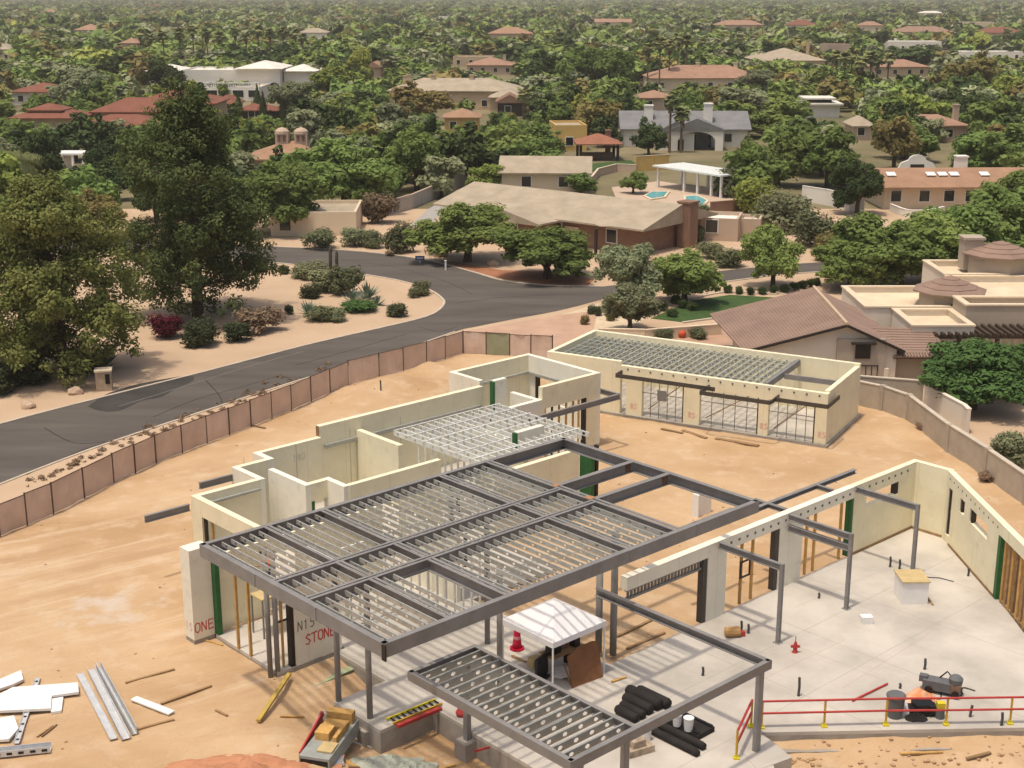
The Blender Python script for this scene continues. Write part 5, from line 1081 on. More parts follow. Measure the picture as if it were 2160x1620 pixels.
SL = [('olive bush at the back of the desert island, left one', 655, 585, 545, 80, 'olive', 0), ('broad grey green bush at the centre of the island', 690, 612, 560, 95, 'olive', 1), ('tall grassy bush beside the cacti on the island', 730, 622, 552, 70, 'broad', 0), ('dark low bush left on the island', 652, 628, 598, 48, 'dark', 0), ('small round bush at the left of the island', 612, 662, 640, 26, 'dark', 1), ('dark olive bush on the island near the road, left', 685, 676, 640, 80, 'broad', 1), ('grey bush beside the near olive bush on the island', 712, 678, 645, 40, 'olive', 0), ('low mat of green groundcover on the island', 757, 655, 632, 88, 'citrus', 0), ('dark bush near the island kerb', 836, 668, 636, 52, 'dark', 1), ('round green bush at the tip of the island', 887, 622, 588, 46, 'broad', 2), ('small bush left of the tip bush on the island', 872, 628, 606, 24, 'broad', 0), ('small dark bush at the far edge of the island', 600, 578, 556, 26, 'dark', 0),
 ('olive bush across the road, left of the cacti', 675, 524, 478, 75, 'broad', 0), ('round bush across the road behind the cacti', 750, 518, 472, 70, 'olive', 1), ('bush across the road right of the round one', 785, 522, 478, 55, 'broad', 1), ('small brown bush by the far kerb', 822, 540, 526, 22, 'dry', 0), ('leafy small tree left of the blue sign', 842, 532, 460, 70, 'broad', 2), ('reddish bare shrub left of the driveway wall', 800, 470, 395, 80, 'dry', 1),
 ('magenta bougainvillea bush under the dark pine', 352, 712, 655, 75, 'pinkfl', 0), ('dark bush beside the magenta bougainvillea', 420, 728, 662, 80, 'dark', 0), ('grey brown brush right of the dark pine trunk', 545, 700, 640, 95, 'dry', 0), ('low dark brush in the pine shade', 500, 718, 672, 70, 'dark', 1), ('dark bush at the foot of the yellow pine', 40, 810, 735, 130, 'dark', 0), ('bush between yellow pine and stone post', 170, 792, 740, 80, 'dark', 1), ('dark bush against the left edge under the pine', -10, 830, 760, 90, 'dark', 0),
 ('flowering oleander beside the ranch chimney', 1405, 505, 455, 75, 'olive', 1), ('dark bush right of the flowering oleander', 1465, 510, 470, 60, 'broad', 1), ('green bush before the flat shed', 1480, 462, 425, 45, 'broad', 0), ('grey green bush below the flat shed', 1540, 562, 515, 75, 'broad', 2), ('bush beside the street tree trunk', 1500, 545, 505, 60, 'broad', 0),
 ('oleander bush in the hedge, top one', 1540, 412, 340, 95, 'broad', 1), ('oleander bush in the hedge, second from top', 1590, 448, 365, 100, 'lime', 0), ('pale flowering oleander at the hedge middle', 1655, 488, 390, 125, 'olive', 0), ('oleander bush in the hedge, lowest one', 1722, 520, 430, 105, 'broad', 2), ('dark bush below the oleander hedge', 1745, 548, 478, 70, 'brown', 0),
 ('grey green agave bed bush at the right edge below the citrus', 2120, 975, 900, 110, 'olive', 1), ('dry bush against the block wall at right', 2130, 965, 940, 50, 'olive', 0), ('bush over the front garden wall, left', 1400, 718, 690, 40, 'broad', 0), ('bush over the front garden wall, right', 1470, 712, 688, 50, 'broad', 1), ('dry weed tuft by the block wall bend', 1950, 905, 885, 45, 'dry', 0), ('dry weed tuft at the lower block wall', 2080, 1015, 995, 40, 'dry', 1),
 ('dark ball shrub pair left one by the road corner', 1247, 662, 640, 22, 'dark', 0), ('dark ball shrub pair right one by the road corner', 1263, 666, 643, 22, 'dark', 1), ('small golden shrub on the gravel by the corner', 1233, 684, 660, 20, 'brown', 0), ('yellow flowering shrub on the gravel', 1287, 676, 656, 24, 'lime', 0)]
for s in SL: shrub(*s[:5], {'broad': 'bush', 'dark': 'bushd'}.get(s[5], s[5]), s[6])
for i, (px, py) in enumerate([(1535, 618), (1558, 620), (1583, 622), (1608, 621), (1632, 619), (1655, 616), (1676, 612), (1693, 608), (1708, 605), (1722, 602)]):
    shrub(['first', 'second', 'third', 'fourth', 'fifth', 'sixth', 'seventh', 'eighth', 'ninth', 'tenth'][i] + ' clipped round shrub from the left along the lawn edge', px, py, py - 20, 20, 'dark', i % 2, 'clipped_shrub', 'clipped shrubs along the lawn')
for i, (px, py) in enumerate([(1398, 655), (1418, 668), (1440, 650), (1425, 640), (1460, 655)]):
    shrub(['left', 'lowest', 'right', 'uppermost', 'far right'][i] + ' dark clipped shrub of the bed under the street tree', px, py, py - 22, 24, 'dark', i % 2, 'clipped_shrub', 'clipped shrubs under the street tree')
for k in range(2):                               # saguaro-like columns on the island
    p = at(698 + k * 13, 585 - k * 4); c = MB().tube([(0, 0, -.1), (0, 0, 1.2), (.03, 0, 2.6 - k * .5), (.03, 0, 2.85 - k * .5)], [.13, .16, .15, .03], 9).build('columnar_cactus', mat('cactus skin', (0.06, 0.06, 0.04), .8, .3, 3), None, True, p)
    tag(c, ('taller', 'shorter')[k] + ' columnar cactus of the pair on the desert island', 'cactus', 'columnar cacti')
def agave(label, px, py, r, kind='agave'):
    p = at(px, py); V = []; rr = random.Random(px)
    for i in range(34):
        a = rr.uniform(0, 6.28); el = rr.uniform(.15, 1.35); d = np.array([math.cos(a) * math.cos(el), math.sin(a) * math.cos(el), math.sin(el)]); s = np.array([-math.sin(a), math.cos(a), 0]) * r * .075
        b = d * r * .15; mid = d * r * .6; tip = d * r * rr.uniform(.9, 1.1); V += [[b - s * .7, b + s * .7, mid + s, mid - s], [mid - s, mid + s, tip + s * .05, tip - s * .05]]
    tag(link('agave', quads_mesh('agave', np.array(V), LM[kind]), None, p), label, 'agave')
for a in (('large blue green agave on the island', 775, 630, 1.5), ('second agave left of the large one on the island', 742, 640, 1.2), ('spiky agave at the left of the near island bushes', 650, 662, 1.2), ('spiky yucca behind the stone post', 215, 775, 1.5), ('small agave right of the large one', 795, 645, 1.0)): agave(*a)
# --- palms
PALM = {'bush': leaf_mat('desert bush leaves', (0.075, 0.085, 0.040), (0.125, 0.135, 0.062)), 'bushd': leaf_mat('dark desert bush leaves', (0.040, 0.052, 0.025), (0.070, 0.085, 0.036)),
      }
def palm_meshes(var, fan=True):
    k = (var, fan)
    if k in PALM: return PALM[k]
    r = random.Random(var + 40); V = []; D = []
    nf = 46 if fan else 64
    for i in range(nf):
        a = r.uniform(0, 6.28); e = r.uniform(-.5, 1.3) if fan else r.uniform(-.1, 1.35); L = r.uniform(.8, 1.1); p = np.zeros(3); segs = 5 if fan else 9
        h = np.array([math.cos(a), math.sin(a), 0]); s0 = np.array([-math.sin(a), math.cos(a), 0])
        for q in range(segs):
            nx_ = p + (h * math.cos(e) + np.array([0, 0, math.sin(e)])) * L / segs; e -= .22 if fan else .26
            f0, f1 = q / segs, (q + 1) / segs; dz = np.array([0, 0, -.35 if fan else -.75])
            w0 = .02 + .5 * f0 if fan else .2 * math.sin(math.pi * min(.97, f0 + .12)); w1 = (.02 + .5 * f1 if f1 < .99 else .1) if fan else .2 * math.sin(math.pi * min(.97, f1 + .12))
            for sgn in (-1, 1):
                if fan: V.append([p, nx_, nx_ + (s0 * sgn + dz) * w1 * .8, p + (s0 * sgn + dz) * w0 * .8])
                else:
                    for k_ in range(2):
                        b0 = p + (nx_ - p) * (k_ * .5); b1 = p + (nx_ - p) * (k_ * .5 + .22); tip = b1 + (s0 * sgn + dz + h * .3) * w0 * r.uniform(.8, 1.1); V.append([b0, b1, tip, tip - (nx_ - p) * .05])
            p = nx_
    me = quads_mesh('crown', np.array(V), LM['palm'])
    for i in range(26):
        a = r.uniform(0, 6.28); z = r.uniform(-1.3, -.1); w = .13; o = np.array([math.cos(a), math.sin(a), 0]); s = np.array([-math.sin(a), math.cos(a), 0]) * w
        D.append([o * .12 + s * .5 + [0, 0, z + .3], o * .12 - s * .5 + [0, 0, z + .3], o * .35 - s + [0, 0, z - .3], o * .35 + s + [0, 0, z - .3]])
    dm = quads_mesh('dead_skirt', np.array(D), LM['dry'])
    tm = MB().tube([(0, 0, -.02), (0.01, 0, .5), (0, 0, 1)], [1.0, .75, .6], 7).mesh('trunk', M_PTRUNK)
    PALM[k] = (me, dm, tm); return PALM[k]
def palm(label, px, pyb, pyt, r=1.9, var=0, fan=True, group='tall palms among the houses'):
    p = at(px, pyb); h = zat(px, pyt, p) - GZ - r * .6; t = thing('palm_tree', label, 'palm', p, RNG.uniform(0, 6.28), group); me, dm, tm = palm_meshes(var % 3, fan)
    o = link('trunk', tm, t); o.scale = (.26 if r < 3 else .4, .26 if r < 3 else .4, h)
    o = link('crown', me, t, (0, 0, h)); o.scale = (r, r, r)
    o = link('dead_skirt', dm, t, (0, 0, h)); o.scale = (r * .8, r * .8, r * .9)
palm('big feather palm with drooping fronds at the left edge', 55, 462, 302, 3.6, 0, False, None)
palm('skirted palm before the grey roofed house, right one', 1436, 322, 225, 1.8, 1, True, None); palm('tall thin palm before the grey roofed house, left one', 1412, 322, 200, 1.5, 2, True, None)
PR = [(350, 172, 62), (384, 170, 58), (412, 168, 52), (441, 168, 60), (468, 160, 66), (500, 150, 58), (522, 148, 66), (548, 150, 52), (572, 148, 60), (600, 150, 56), (318, 150, 70), (300, 140, 60), (625, 140, 60), (640, 150, 70)]
od = ['first', 'second', 'third', 'fourth', 'fifth', 'sixth', 'seventh', 'eighth', 'ninth', 'tenth', 'eleventh', 'twelfth', 'thirteenth', 'fourteenth', 'fifteenth', 'sixteenth', 'seventeenth', 'eighteenth', 'nineteenth', 'twentieth']
for i, q in enumerate(sorted(PR)): palm(f'{od[i]} tall palm from the left in the row behind the white mansion', *q, 2.2, i)
PR = [(1390, 195, 78), (1428, 185, 68), (1446, 185, 74), (1365, 190, 90), (1410, 190, 84)]
for i, q in enumerate(sorted(PR)): palm(f'{od[i]} tall palm from the left above the salmon roofed house', *q, 2.1, i)
PR = [(1778, 215, 110), (1792, 212, 100), (1812, 215, 118), (1832, 215, 108), (1846, 210, 115), (1760, 200, 105), (1870, 200, 112)]
for i, q in enumerate(sorted(PR)): palm(f'{od[i]} palm from the left in the group below the salmon row house', *q, 2.0, i)
PR = [(1105, 250, 185), (905, 130, 70), (940, 128, 72), (1180, 120, 60), (1240, 118, 62), (1560, 130, 72), (1700, 110, 56), (2000, 90, 40), (2120, 120, 60), (840, 110, 55), (100, 130, 70), (215, 110, 52), (1320, 130, 70), (1480, 140, 80)]
for i, q in enumerate(sorted(PR)): palm(f'{od[i]} from the left of the scattered palms across the upper view', *q, 2.2, i, True, 'scattered far palms')
def cypress(label, px, pyb, pyt, wpx):
    p = at(px, pyb); h = zat(px, pyt, p) - GZ; f = p.y * cT + (H - GZ) * sT; w = wpx * f / F; t = thing('cypress_tree', label, 'tree', p, 0, 'slim dark cypresses')
    if 'cy' not in PROTO: PROTO['cy'] = leaves_mesh('crown', [((0, 0, .06 + .09 * k), (.5 * math.sin(math.pi * min(.96, .12 + .088 * k)) + .05,) * 2 + (.10,)) for k in range(11)], 900, .16, 5, LM['dark'], .5)
    o = link('crown', PROTO['cy'], t); o.scale = (w, w, h); MB().tube([(0, 0, -.1), (0, 0, h * .3)], [.15, .1], 5).build('trunk', M_BARK, t)
for i, q in enumerate([(168, 268, 205, 20), (505, 256, 200, 15), (545, 252, 183, 17), (557, 266, 198, 16), (598, 264, 198, 14)]): cypress(f'{od[i]} slim dark cypress from the left near the red roofs', *q)

# --- the rest of the wooded suburb: nearest trees as individuals, the far ones as one mass
KINDS_ = ['broad'] * 10 + ['olive'] * 5 + ['dark'] * 6 + ['brown'] * 2 + ['lime'] * 1
WORD = {'broad': 'green', 'olive': 'grey green', 'dark': 'dark green', 'brown': 'brownish', 'lime': 'lime green'}
ROADP = [tuple(p[:2]) for p in road]; FP = [(x, y, w * .42) for x, y, w in USEDT]
cand = []; rr = random.Random(21); y = 150.0
while y < 5200:
    sp = 6.3 + max(0, (y - 320) * .011); half = y * .385 + 12; x = -half
    while x < half:
        cand.append((x + rr.uniform(-.45, .45) * sp, y + rr.uniform(-.45, .45) * sp)); x += sp
    y += sp * .92
near_t, far_t = [], []
for x, y in cand:
    h = rr.uniform(4.5, 9.5) if y < 420 else rr.uniform(6, 11.5); w = h * rr.uniform(.85, 1.3) * (1 if y < 420 else 1.15); k = rr.choice(KINDS_)
    f = y * cT + (H - GZ) * sT; bx, by = proj((x, y, GZ)); tx, ty = proj((x, y, GZ + h)); hw = .46 * w * F / f
    if bx + hw < -10 or bx - hw > 2170: continue
    if y < 175 and not (bx < 520 and by > 0): continue
    if inpoly(x, y, ROADP): continue
    bad = False
    for (x0, y0, x1, y1, dist) in VIS:
        if y < dist + 14 and bx + hw * .8 > x0 and bx - hw * .8 < x1 and by > y0 and ty < y1 - .62 * (y1 - y0) and y > dist - 400:
            bad = True; break
    for (x0, y0, x1, y1, dist) in VISS:
        if y < dist and bx + hw * .8 > x0 and bx - hw * .8 < x1 and by > y0 and ty < y1 - .08 * (y1 - y0): bad = True
    if bad or (1290 < bx < 1560 and 340 < by < 470): continue
    if y < 330 and any((x - a) ** 2 + (y - b) ** 2 < (c + w * .25) ** 2 for a, b, c in FP): continue
    (near_t if len(near_t) < 245 else far_t).append((x, y, h, w, k, bx, by))
ZONES = [(0, 300, 'at the far left'), (300, 560, 'behind the dark pine'), (560, 800, 'right of the white mansion'), (800, 1050, 'around the long tan house'), (1050, 1300, 'left of the grey roofed house'), (1300, 1600, 'around the salmon roofed house'), (1600, 1850, 'around the flat white house'), (1850, 2170, 'in the right background')]
ROWS = [(0, 185, 'in back'), (185, 240, 'midway'), (240, 600, 'in front')]
cnt = {}
for T_ in sorted(near_t, key=lambda q: q[5]):
    x, y, h, w, k, bx, by = T_
    zn = next((z[2] for z in ZONES if z[0] <= bx < z[1]), 'at the edge of the view'); rw = next(r_[2] for r_ in ROWS if r_[0] <= by < r_[1])
    key = (zn, rw, k); cnt[key] = cnt.get(key, 0) + 1; n_ = cnt[key]
    put_tree('tree', f'{od[n_ - 1] if n_ <= 20 else str(n_) + "th"} {WORD[k]} tree from the left {rw} {zn}', Vector((x, y, GZ)), h, w, k, rr.randrange(4), 2, 'garden trees of the suburb')
# far mass
r_ = np.random.default_rng(3); VV = []; TT = []
base = {}
for lod, n, sz in ((0, 300, .2), (1, 92, .34), (2, 30, .6)):
    for v in range(5):
        cl = broad_clumps(v + 60 + lod, 22, .85); me = leaves_mesh('tmp', cl, n, sz, v, LM['broad'], .5, .7); a = np.empty(n * 12, np.float32); me.vertices.foreach_get('co', a); base[lod, v] = a.reshape(n, 4, 3).copy(); bpy.data.meshes.remove(me)
for x, y, h, w, k, bx, by in far_t:
    lod = 0 if y < 560 else (1 if y < 1300 else 2); B_ = base[lod, int(r_.integers(5))]; a = r_.uniform(0, 6.28); ca, sa = math.cos(a), math.sin(a)
    P = np.empty_like(B_); P[..., 0] = (B_[..., 0] * ca - B_[..., 1] * sa) * w + x; P[..., 1] = (B_[..., 0] * sa + B_[..., 1] * ca) * w + y; P[..., 2] = B_[..., 2] * h * .98 + GZ - .4
    VV.append((k, P, r_.random()))
for k in ('broad', 'olive', 'dark', 'brown', 'lime'):
    sel = [(p, t) for kk, p, t in VV if kk == k]
    if not sel: continue
    src = MATS[{'broad': 'mesquite leaves', 'olive': 'olive leaves', 'dark': 'ficus leaves', 'brown': 'brownish tree leaves', 'lime': 'lime leaves'}[k]]
    c0 = [n for n in src.node_tree.nodes if n.type == 'MIX'][0]; c_ = tuple(c0.inputs[6].default_value)[:3], tuple(c0.inputs[7].default_value)[:3]
    me = quads_mesh('distant_trees', np.concatenate([p for p, t in sel]), leaf_mat('distant ' + k, *c_, .2, .25, True))
    tv = np.concatenate([np.full(p.shape[0] * 4, t, np.float32) for p, t in sel]); at_ = me.attributes.new('tint', 'FLOAT', 'POINT'); at_.data.foreach_set('value', tv)
    o = link('distant_trees', me); o['kind'] = 'stuff'; o['category'] = 'trees'; o['label'] = f'distant mass of {WORD[k]} trees towards the horizon'
print('TREES', len(near_t), len(far_t), sum(q[1] < 560 for q in far_t), sum(560 <= q[1] < 1300 for q in far_t))
# ------------------------------------------------------------------ things lying and standing on the building site
def uvl(px, py, z=0.0): return at(px, py, z)
DV = math.atan2(vB.y, vB.x)                      # heading of the house v axis
M_FAB = mat('white tent fabric', (0.80, 0.80, 0.82), .8, .04, 1.5)
# pop-up canopy
c = W(8.42, 11.3); t = thing('canopy_tent', 'white pop-up canopy tent under the edge of the steel roof', 'tent', c, RZ); s = 1.4
mb = MB(); R1 = [(-s, -s, 2.2), (s, -s, 2.2), (s, s, 2.2), (-s, s, 2.2)]; R2 = [(-.45, -.45, 2.75), (.45, -.45, 2.75), (.45, .45, 2.75), (-.45, .45, 2.75)]; R3 = [(x, y, 1.98) for x, y, z in R1]; ap = (0, 0, 3.0)
for i in range(4):
    j = (i + 1) % 4; m_ = tuple((Vector(R1[i]) + Vector(R1[j])) / 2 - Vector((0, 0, .06)))
    mb.quad(R1[i], m_, R2[i]); mb.quad(m_, R1[j], R2[j]); mb.quad(m_, R2[j], R2[i]); mb.quad(R2[i], R2[j], ap); mb.quad(R3[i], R3[j], R1[j], R1[i])
mb.build('roof', M_FAB, t)
for x, y, z in R1: MB().box(x * .97 - .025, x * .97 + .025, y * .97 - .025, y * .97 + .025, 0, 2.2).build('leg', M_WHITE, t)
t = thing('folding_table', 'cluttered dark work table under the white canopy tent', 'table', W(9.0, 11.2), RZ)
MB().box(-.9, .9, -.4, .4, .72, .76).build('tabletop', M_WOOD, t)
for x in (-.8, .8):
    for y in (-.32, .32): MB().box(x - .02, x + .02, y - .02, y + .02, 0, .72).build('leg', M_BLACK, t)
for i, (x, y, z, w, d, h) in enumerate([(-.5, 0, .76, .5, .35, .3), (.1, .1, .76, .35, .3, .22), (.55, -.1, .76, .3, .3, .4)]):
    MB().box(x - w/2, x + w/2, y - d/2, y + d/2, z, z + h).build('tool_case', M_BLACK if i != 1 else M_BRICK, t)
tag(MB().box(-.42, .42, -.05, .05, .1, .95).box(-.3, .3, -.2, .2, 0, .1).build('black_screen', M_BLACK, None, False, W(7.75, 11.35), RZ + .3), 'black panel screen standing below the canopy tent', 'screen')
# traffic cone
t = thing('traffic_cone', 'red traffic cone left of the white canopy tent', 'cone', W(8.75, 8.9)); M_CONE = mat('red cone plastic', (0.52, 0.008, 0.045), .5, .08, 3)
MB().prism([(.3 * math.cos(a * math.pi / 4 + .39), .3 * math.sin(a * math.pi / 4 + .39)) for a in range(8)], 0, .07).build('base', M_CONE, t); MB().lathe([(.2, .07), (.17, .3), (.12, .8), (.1, .86)], 14).build('body', M_CONE, t, True); MB().lathe([(.157, .45), (.142, .58)], 14).build('reflective_band', mat('faded band', (.62, .25, .27), .5), t)
# leaning plywood
t = MB().obox((0, -.55, .02), (0, .55, .02), .02, .02).mesh('x', M_WOOD)
pw = MB(); pw.quad((-.75, 0, 0), (.75, 0, 0), (.75, .35, 1.35), (.5, .36, 1.42), (-.2, .36, 1.38), (-.75, .33, 1.15)); pw.quad((.75, .03, 0), (-.75, .03, 0), (-.75, .36, 1.15), (-.2, .39, 1.38), (.5, .39, 1.42), (.75, .38, 1.35))
t = thing('plywood_board', 'brown plywood board leaning beside the canopy tent', 'board', at(1240, 1440, 0), RZ - .1); pw.build('sheet', mat('brown plywood', (.24, .105, .045), .7, .2, 1.5), t); MB().obox((-.7, .1, .05), (-.7, .6, .75), .05, .05).obox((.6, .1, .05), (.6, .7, .9), .05, .05).build('prop', M_WOOD, t)
r = random.Random(4); mb = MB(); n = 9
G_ = [[(x * .17, y * .11, .03 + .22 * abs(mnoise.noise(Vector((x * .9, y * .9, 2))))) for x in range(n)] for y in range(n)]
for y in range(n - 1):
    for x in range(n - 1): mb.quad(G_[y][x], G_[y][x+1], G_[y+1][x+1], G_[y+1][x])
tag(mb.build('crumpled_tarp', mat('white plastic sheeting', (.8, .76, .74), .5, .06), None, False, at(1165, 1432, 0), RZ - .9), 'crumpled white plastic sheet beside the leaning plywood', 'tarp')
# black insulation rolls
M_ROLL = mat('black foam', (0.022, 0.019, 0.018), .85, .3, 2, .01, 8)
def roll(px, py, L, rad, label, rz=DV, z=0.0):
    p = at(px, py, 0); p.z = rad + z; d = Vector((math.cos(rz), math.sin(rz), 0)) * L / 2; o = MB().tube([-d, -d * .9, d * .9, d], [rad * .8, rad, rad, rad * .85], 10).build('foam_roll', M_ROLL, None, True, p)
    tag(o, label, 'roll', 'black foam rolls on the slab')
for i, a in enumerate([(1378, 1480, 1.5, .2), (1358, 1482, 1.6, .22), (1345, 1494, 1.3, .2), (1334, 1506, 1.1, .17), (1322, 1514, 1.0, .17)]): roll(*a, f'{od[i]} thick black foam roll from the back in the bundle behind the canopy beam')
for i, a in enumerate([(1432, 1556, 2.3, .14), (1412, 1566, 2.6, .13)]): roll(*a, ('upper', 'lower')[i] + ' long thin black foam roll below the white buckets')
t = thing('black_tray', 'flat black crate carrying two white buckets', 'crate', at(1455, 1536, 0), DV); MB().box(-1.2, .75, -.45, .45, 0, .2).build('body', M_ROLL, t); MB().box(-.75, .7, .3, .42, .2, .26).build('rim', M_BLACK, t); MB().box(-.75, .7, -.42, -.3, .2, .26).build('rim', M_BLACK, t)
def bucket(p, label, m, r0=.14, h=.36, group=None, name='bucket'):
    t = thing(name, label, 'bucket', p, 0, group); MB().lathe([(r0 * .82, 0), (r0, h), (r0 * 1.06, h), (r0 * 1.06, h + .03)], 14).build('body', m, t, False); MB().lathe([(r0 * 1.02, h + .03), (r0 * .9, h + .045)], 14).build('lid', m, t)
p = at(1428, 1530, .2); bucket(p, 'left white bucket on the black crate', M_WHITE, .17, .42, 'white buckets'); p = at(1452, 1540, .2); bucket(p, 'right white bucket on the black crate', M_WHITE, .18, .46, 'white buckets')
bucket(at(1365, 1560, 0), 'white bucket behind the canopy post', M_WHITE, .15, .4); tag(MB().box(-.5, .5, -.3, .3, 0, .25).box(-.3, .2, -.2, .25, .25, .5).build('scrap_pile', mat('scrap lumber', (.38, .3, .22), .8, .4, 3), None, False, at(1345, 1585, 0), .5), 'heap of pale scrap lumber beside the canopy post', 'scrap')
# red and yellow guard rail
M_RAIL = mat('red rail paint', (.42, .045, .04), .5, .15, 2); M_RY = mat('yellow post paint', (.52, .31, .03), .5, .15, 2); M_RYB = mat('bright yellow base', (.62, .52, .03), .6, .1)
t = thing('guard_rail', 'red and yellow safety guard rail along the front slab edge', 'railing')
gp_ = [at(x, y, 0) for x, y in [(1606, 1536), (1738, 1533), (1868, 1530), (1995, 1529), (2130, 1527), (2262, 1525)]]
def rails(P, z0=0):
    for a, b in zip(P, P[1:]):
        for z in (1.05, .58): MB().tube([a + Vector((0, 0, z)), b + Vector((0, 0, z))], .045, 6).build('rail', M_RAIL, t)
    for a in P:
        MB().tube([a, a + Vector((0, 0, 1.07))], .042, 6).build('post', M_RY, t); MB().box(-.1, .1, -.1, .1, 0, .07).box(-.05, .05, -.05, .05, .07, .16).build('base_plate', M_RYB, t, False, a)
rails(gp_); a = at(1553, 1600, 0); rails([a, gp_[0] + Vector((-.35, .1, 0))])
tag(MB().tube([at(1798, 1478, .05), at(1872, 1442, .05)], .04, 6).build('loose_rail', M_RAIL), 'loose red rail lying on the slab behind the guard rail', 'rail')
# clutter behind the rail
t = thing('rubbish_bin', 'round grey rubbish bin behind the guard rail', 'bin', at(1887, 1511, 0)); M_BIN = mat('grey plastic', (.13, .135, .14), .6, .1); MB().lathe([(.26, 0), (.32, .8), (.35, .8), (.35, .86)], 16).build('body', M_BIN, t); MB().lathe([(.33, .861), (.3, .9), (.05, .92)], 16).build('lid', M_BIN, t)
mb = MB(); n = 8
G_ = [[(x * .17, y * .13, .04 + .5 * math.sin(math.pi * x / 7) * math.sin(math.pi * y / 7) * (.6 + .8 * abs(mnoise.noise(Vector((x * .8, y * .8, 5)))))) for x in range(n)] for y in range(n)]
for y in range(n - 1):
    for x in range(n - 1): mb.quad(G_[y][x], G_[y][x+1], G_[y+1][x+1], G_[y+1][x])
tag(mb.build('orange_tarp', mat('orange tarp', (.70, .22, .05), .7, .3, 3, col2=(.75, .5, .35)), None, False, at(1915, 1490, 0), 0), 'bunched orange tarp heap behind the guard rail', 'tarp')
tag(MB().box(-.5, .5, -.2, .2, 0, .35).box(-.35, .1, -.3, .25, .35, .5).box(.15, .4, -.3, .3, .1, .42).build('tool_pile', M_BLACK, None, False, at(1945, 1506, 0), .1), 'dark pile of tools between bin and yellow capped can', 'tools')
t = thing('fuel_can', 'dark can with yellow top beside the guard rail post', 'can', at(1982, 1514, 0)); MB().lathe([(.16, 0), (.16, .42)], 12).build('body', M_BIN, t); MB().box(-.14, .14, -.12, .12, .42, .62).build('cap', M_RYB, t)
t = thing('concrete_saw', 'dark walk-behind concrete saw with red motor behind the orange tarp', 'saw', at(1990, 1462, 0), -.45); MB().box(-.75, .25, -.25, .25, .15, .5).box(-.9, -.6, -.12, .12, .35, .6).build('body', M_BIN, t); MB().box(.25, .6, -.22, .22, .12, .5).build('motor', M_BRICK, t)
MB().lathe([(.24, .5), (.26, .7), (.16, .8)], 12, (.4, 0, 0)).build('fan_housing', M_BIN, t); MB().tube([(-.2, .2, .5), (.05, .2, .8), (.25, .2, .6)], .03, 6).build('handle', M_BLACK, t)
for x in (-.5, .45):
    for y in (-.3, .3): MB().tube([(x, y - .04, .15), (x, y + .04, .15)], .15, 12).build('wheel', M_BLACK, t)
# kitchen island box
t = thing('island_box', 'white wrapped cabinet box with plywood top on the slab', 'cabinet', at(1920, 1262, 0), RZ + .85); M_PLY = mat('pale plywood', (.52, .40, .20), .75, .15, 2)
MB().box(-.62, .62, -.55, .55, 0, 1.0).build('cabinet', M_WHITE, t); MB().box(-.68, .68, -.6, .6, 1.0, 1.05).build('top', M_PLY, t); MB().box(-.75, .7, -.78, -.7, 0, .06).build('kick_board', M_WOOD, t); MB().box(0, .01, -.556, -.551, .02, .98).build('panel_joint', M_STEM, t)
tag(MB().box(-.24, .24, -.18, .18, 0, .3).box(-.1, .1, -.185, -.181, .1, .16).build('white_carton', M_WHITE, None, False, at(1827, 1313, 0), .1), 'small white carton alone on the slab before the island box', 'box')
t = thing('red_valve', 'small red valve standing on the slab by the first steel post', 'valve', at(1677, 1376, 0)); MB().lathe([(.12, 0), (.08, .1), (.1, .25), (.05, .45)], 10).build('body', M_RAIL, t); MB().box(-.18, .18, -.05, .05, .22, .3).build('arm', M_RAIL, t); MB().tube([(0, 0, .45), (0, 0, .7)], .015, 5).build('stem', M_BLACK, t)
t = thing('tool_bag', 'tan tool bag with red end near the slab pipes', 'bag', at(1545, 1342, 0), .1); MB().lathe([(.05, -.35), (.2, -.3), (.22, .2), (.18, .3)], 10).build('bag', mat('tan canvas', (.45, .27, .11), .8), t).rotation_euler = (math.pi / 2, 0, math.pi / 2); t.children[0].location = (0, 0, .2); MB().box(.32, .5, -.1, .1, .02, .2).build('red_end', M_RAIL, t)
M_PIPE = mat('grey pipe', (.07, .07, .07), .6)
PS = [(1877, 1196, .5, 'left of two close stub pipes by the third steel post'), (1897, 1200, .45, 'right of two close stub pipes by the third steel post'), (1684, 1468, .75, 'tall thin stub pipe left of the loose rail'), (1950, 1412, .45, 'stub pipe in the open slab above the orange tarp'), (1898, 1452, .2, 'tiny stub pipe beside the loose rail end'), (2112, 1530, .5, 'stub pipe next to the last guard rail base'), (2046, 1512, .45, 'leaning stub pipe right of the yellow capped can'), (1563, 1334, .5, 'left stub pipe behind the tan tool bag'), (1578, 1336, .4, 'right stub pipe behind the tan tool bag'), (1482, 1425, .35, 'dark green stub pipe inside the canopy frame'), (1727, 1262, .25, 'stub pipe on the slab left of the second steel post'), (2042, 1215, .35, 'bent stub pipe near the long diagonal wall'), (803, 830, .9, 'black pipe pair in the trench by the fence')]
for x, y, h, lb in PS:
    p = at(x, y, 0 if y > 1000 else GZ); tag(MB().tube([p, p + Vector((.02, 0, h * .5)), p + Vector((.05 if 'lean' in lb else 0, 0, h))], .05, 7).build('stub_pipe', M_PIPE), lb, 'pipe', 'stub pipes')
# coiled cable at the third post
tag(MB().tube([Vector((.5 * math.cos(a * .5) * (1 - a * .02), .3 * math.sin(a * .5), .03)) for a in range(30)] + [Vector((1.2, .1, .03)), Vector((1.7, -.3, .03))], .02, 5).build('cable_coil', M_PIPE, None, False, at(1926, 1222, 0)), 'loose coil of dark cable around the third steel post', 'cable')
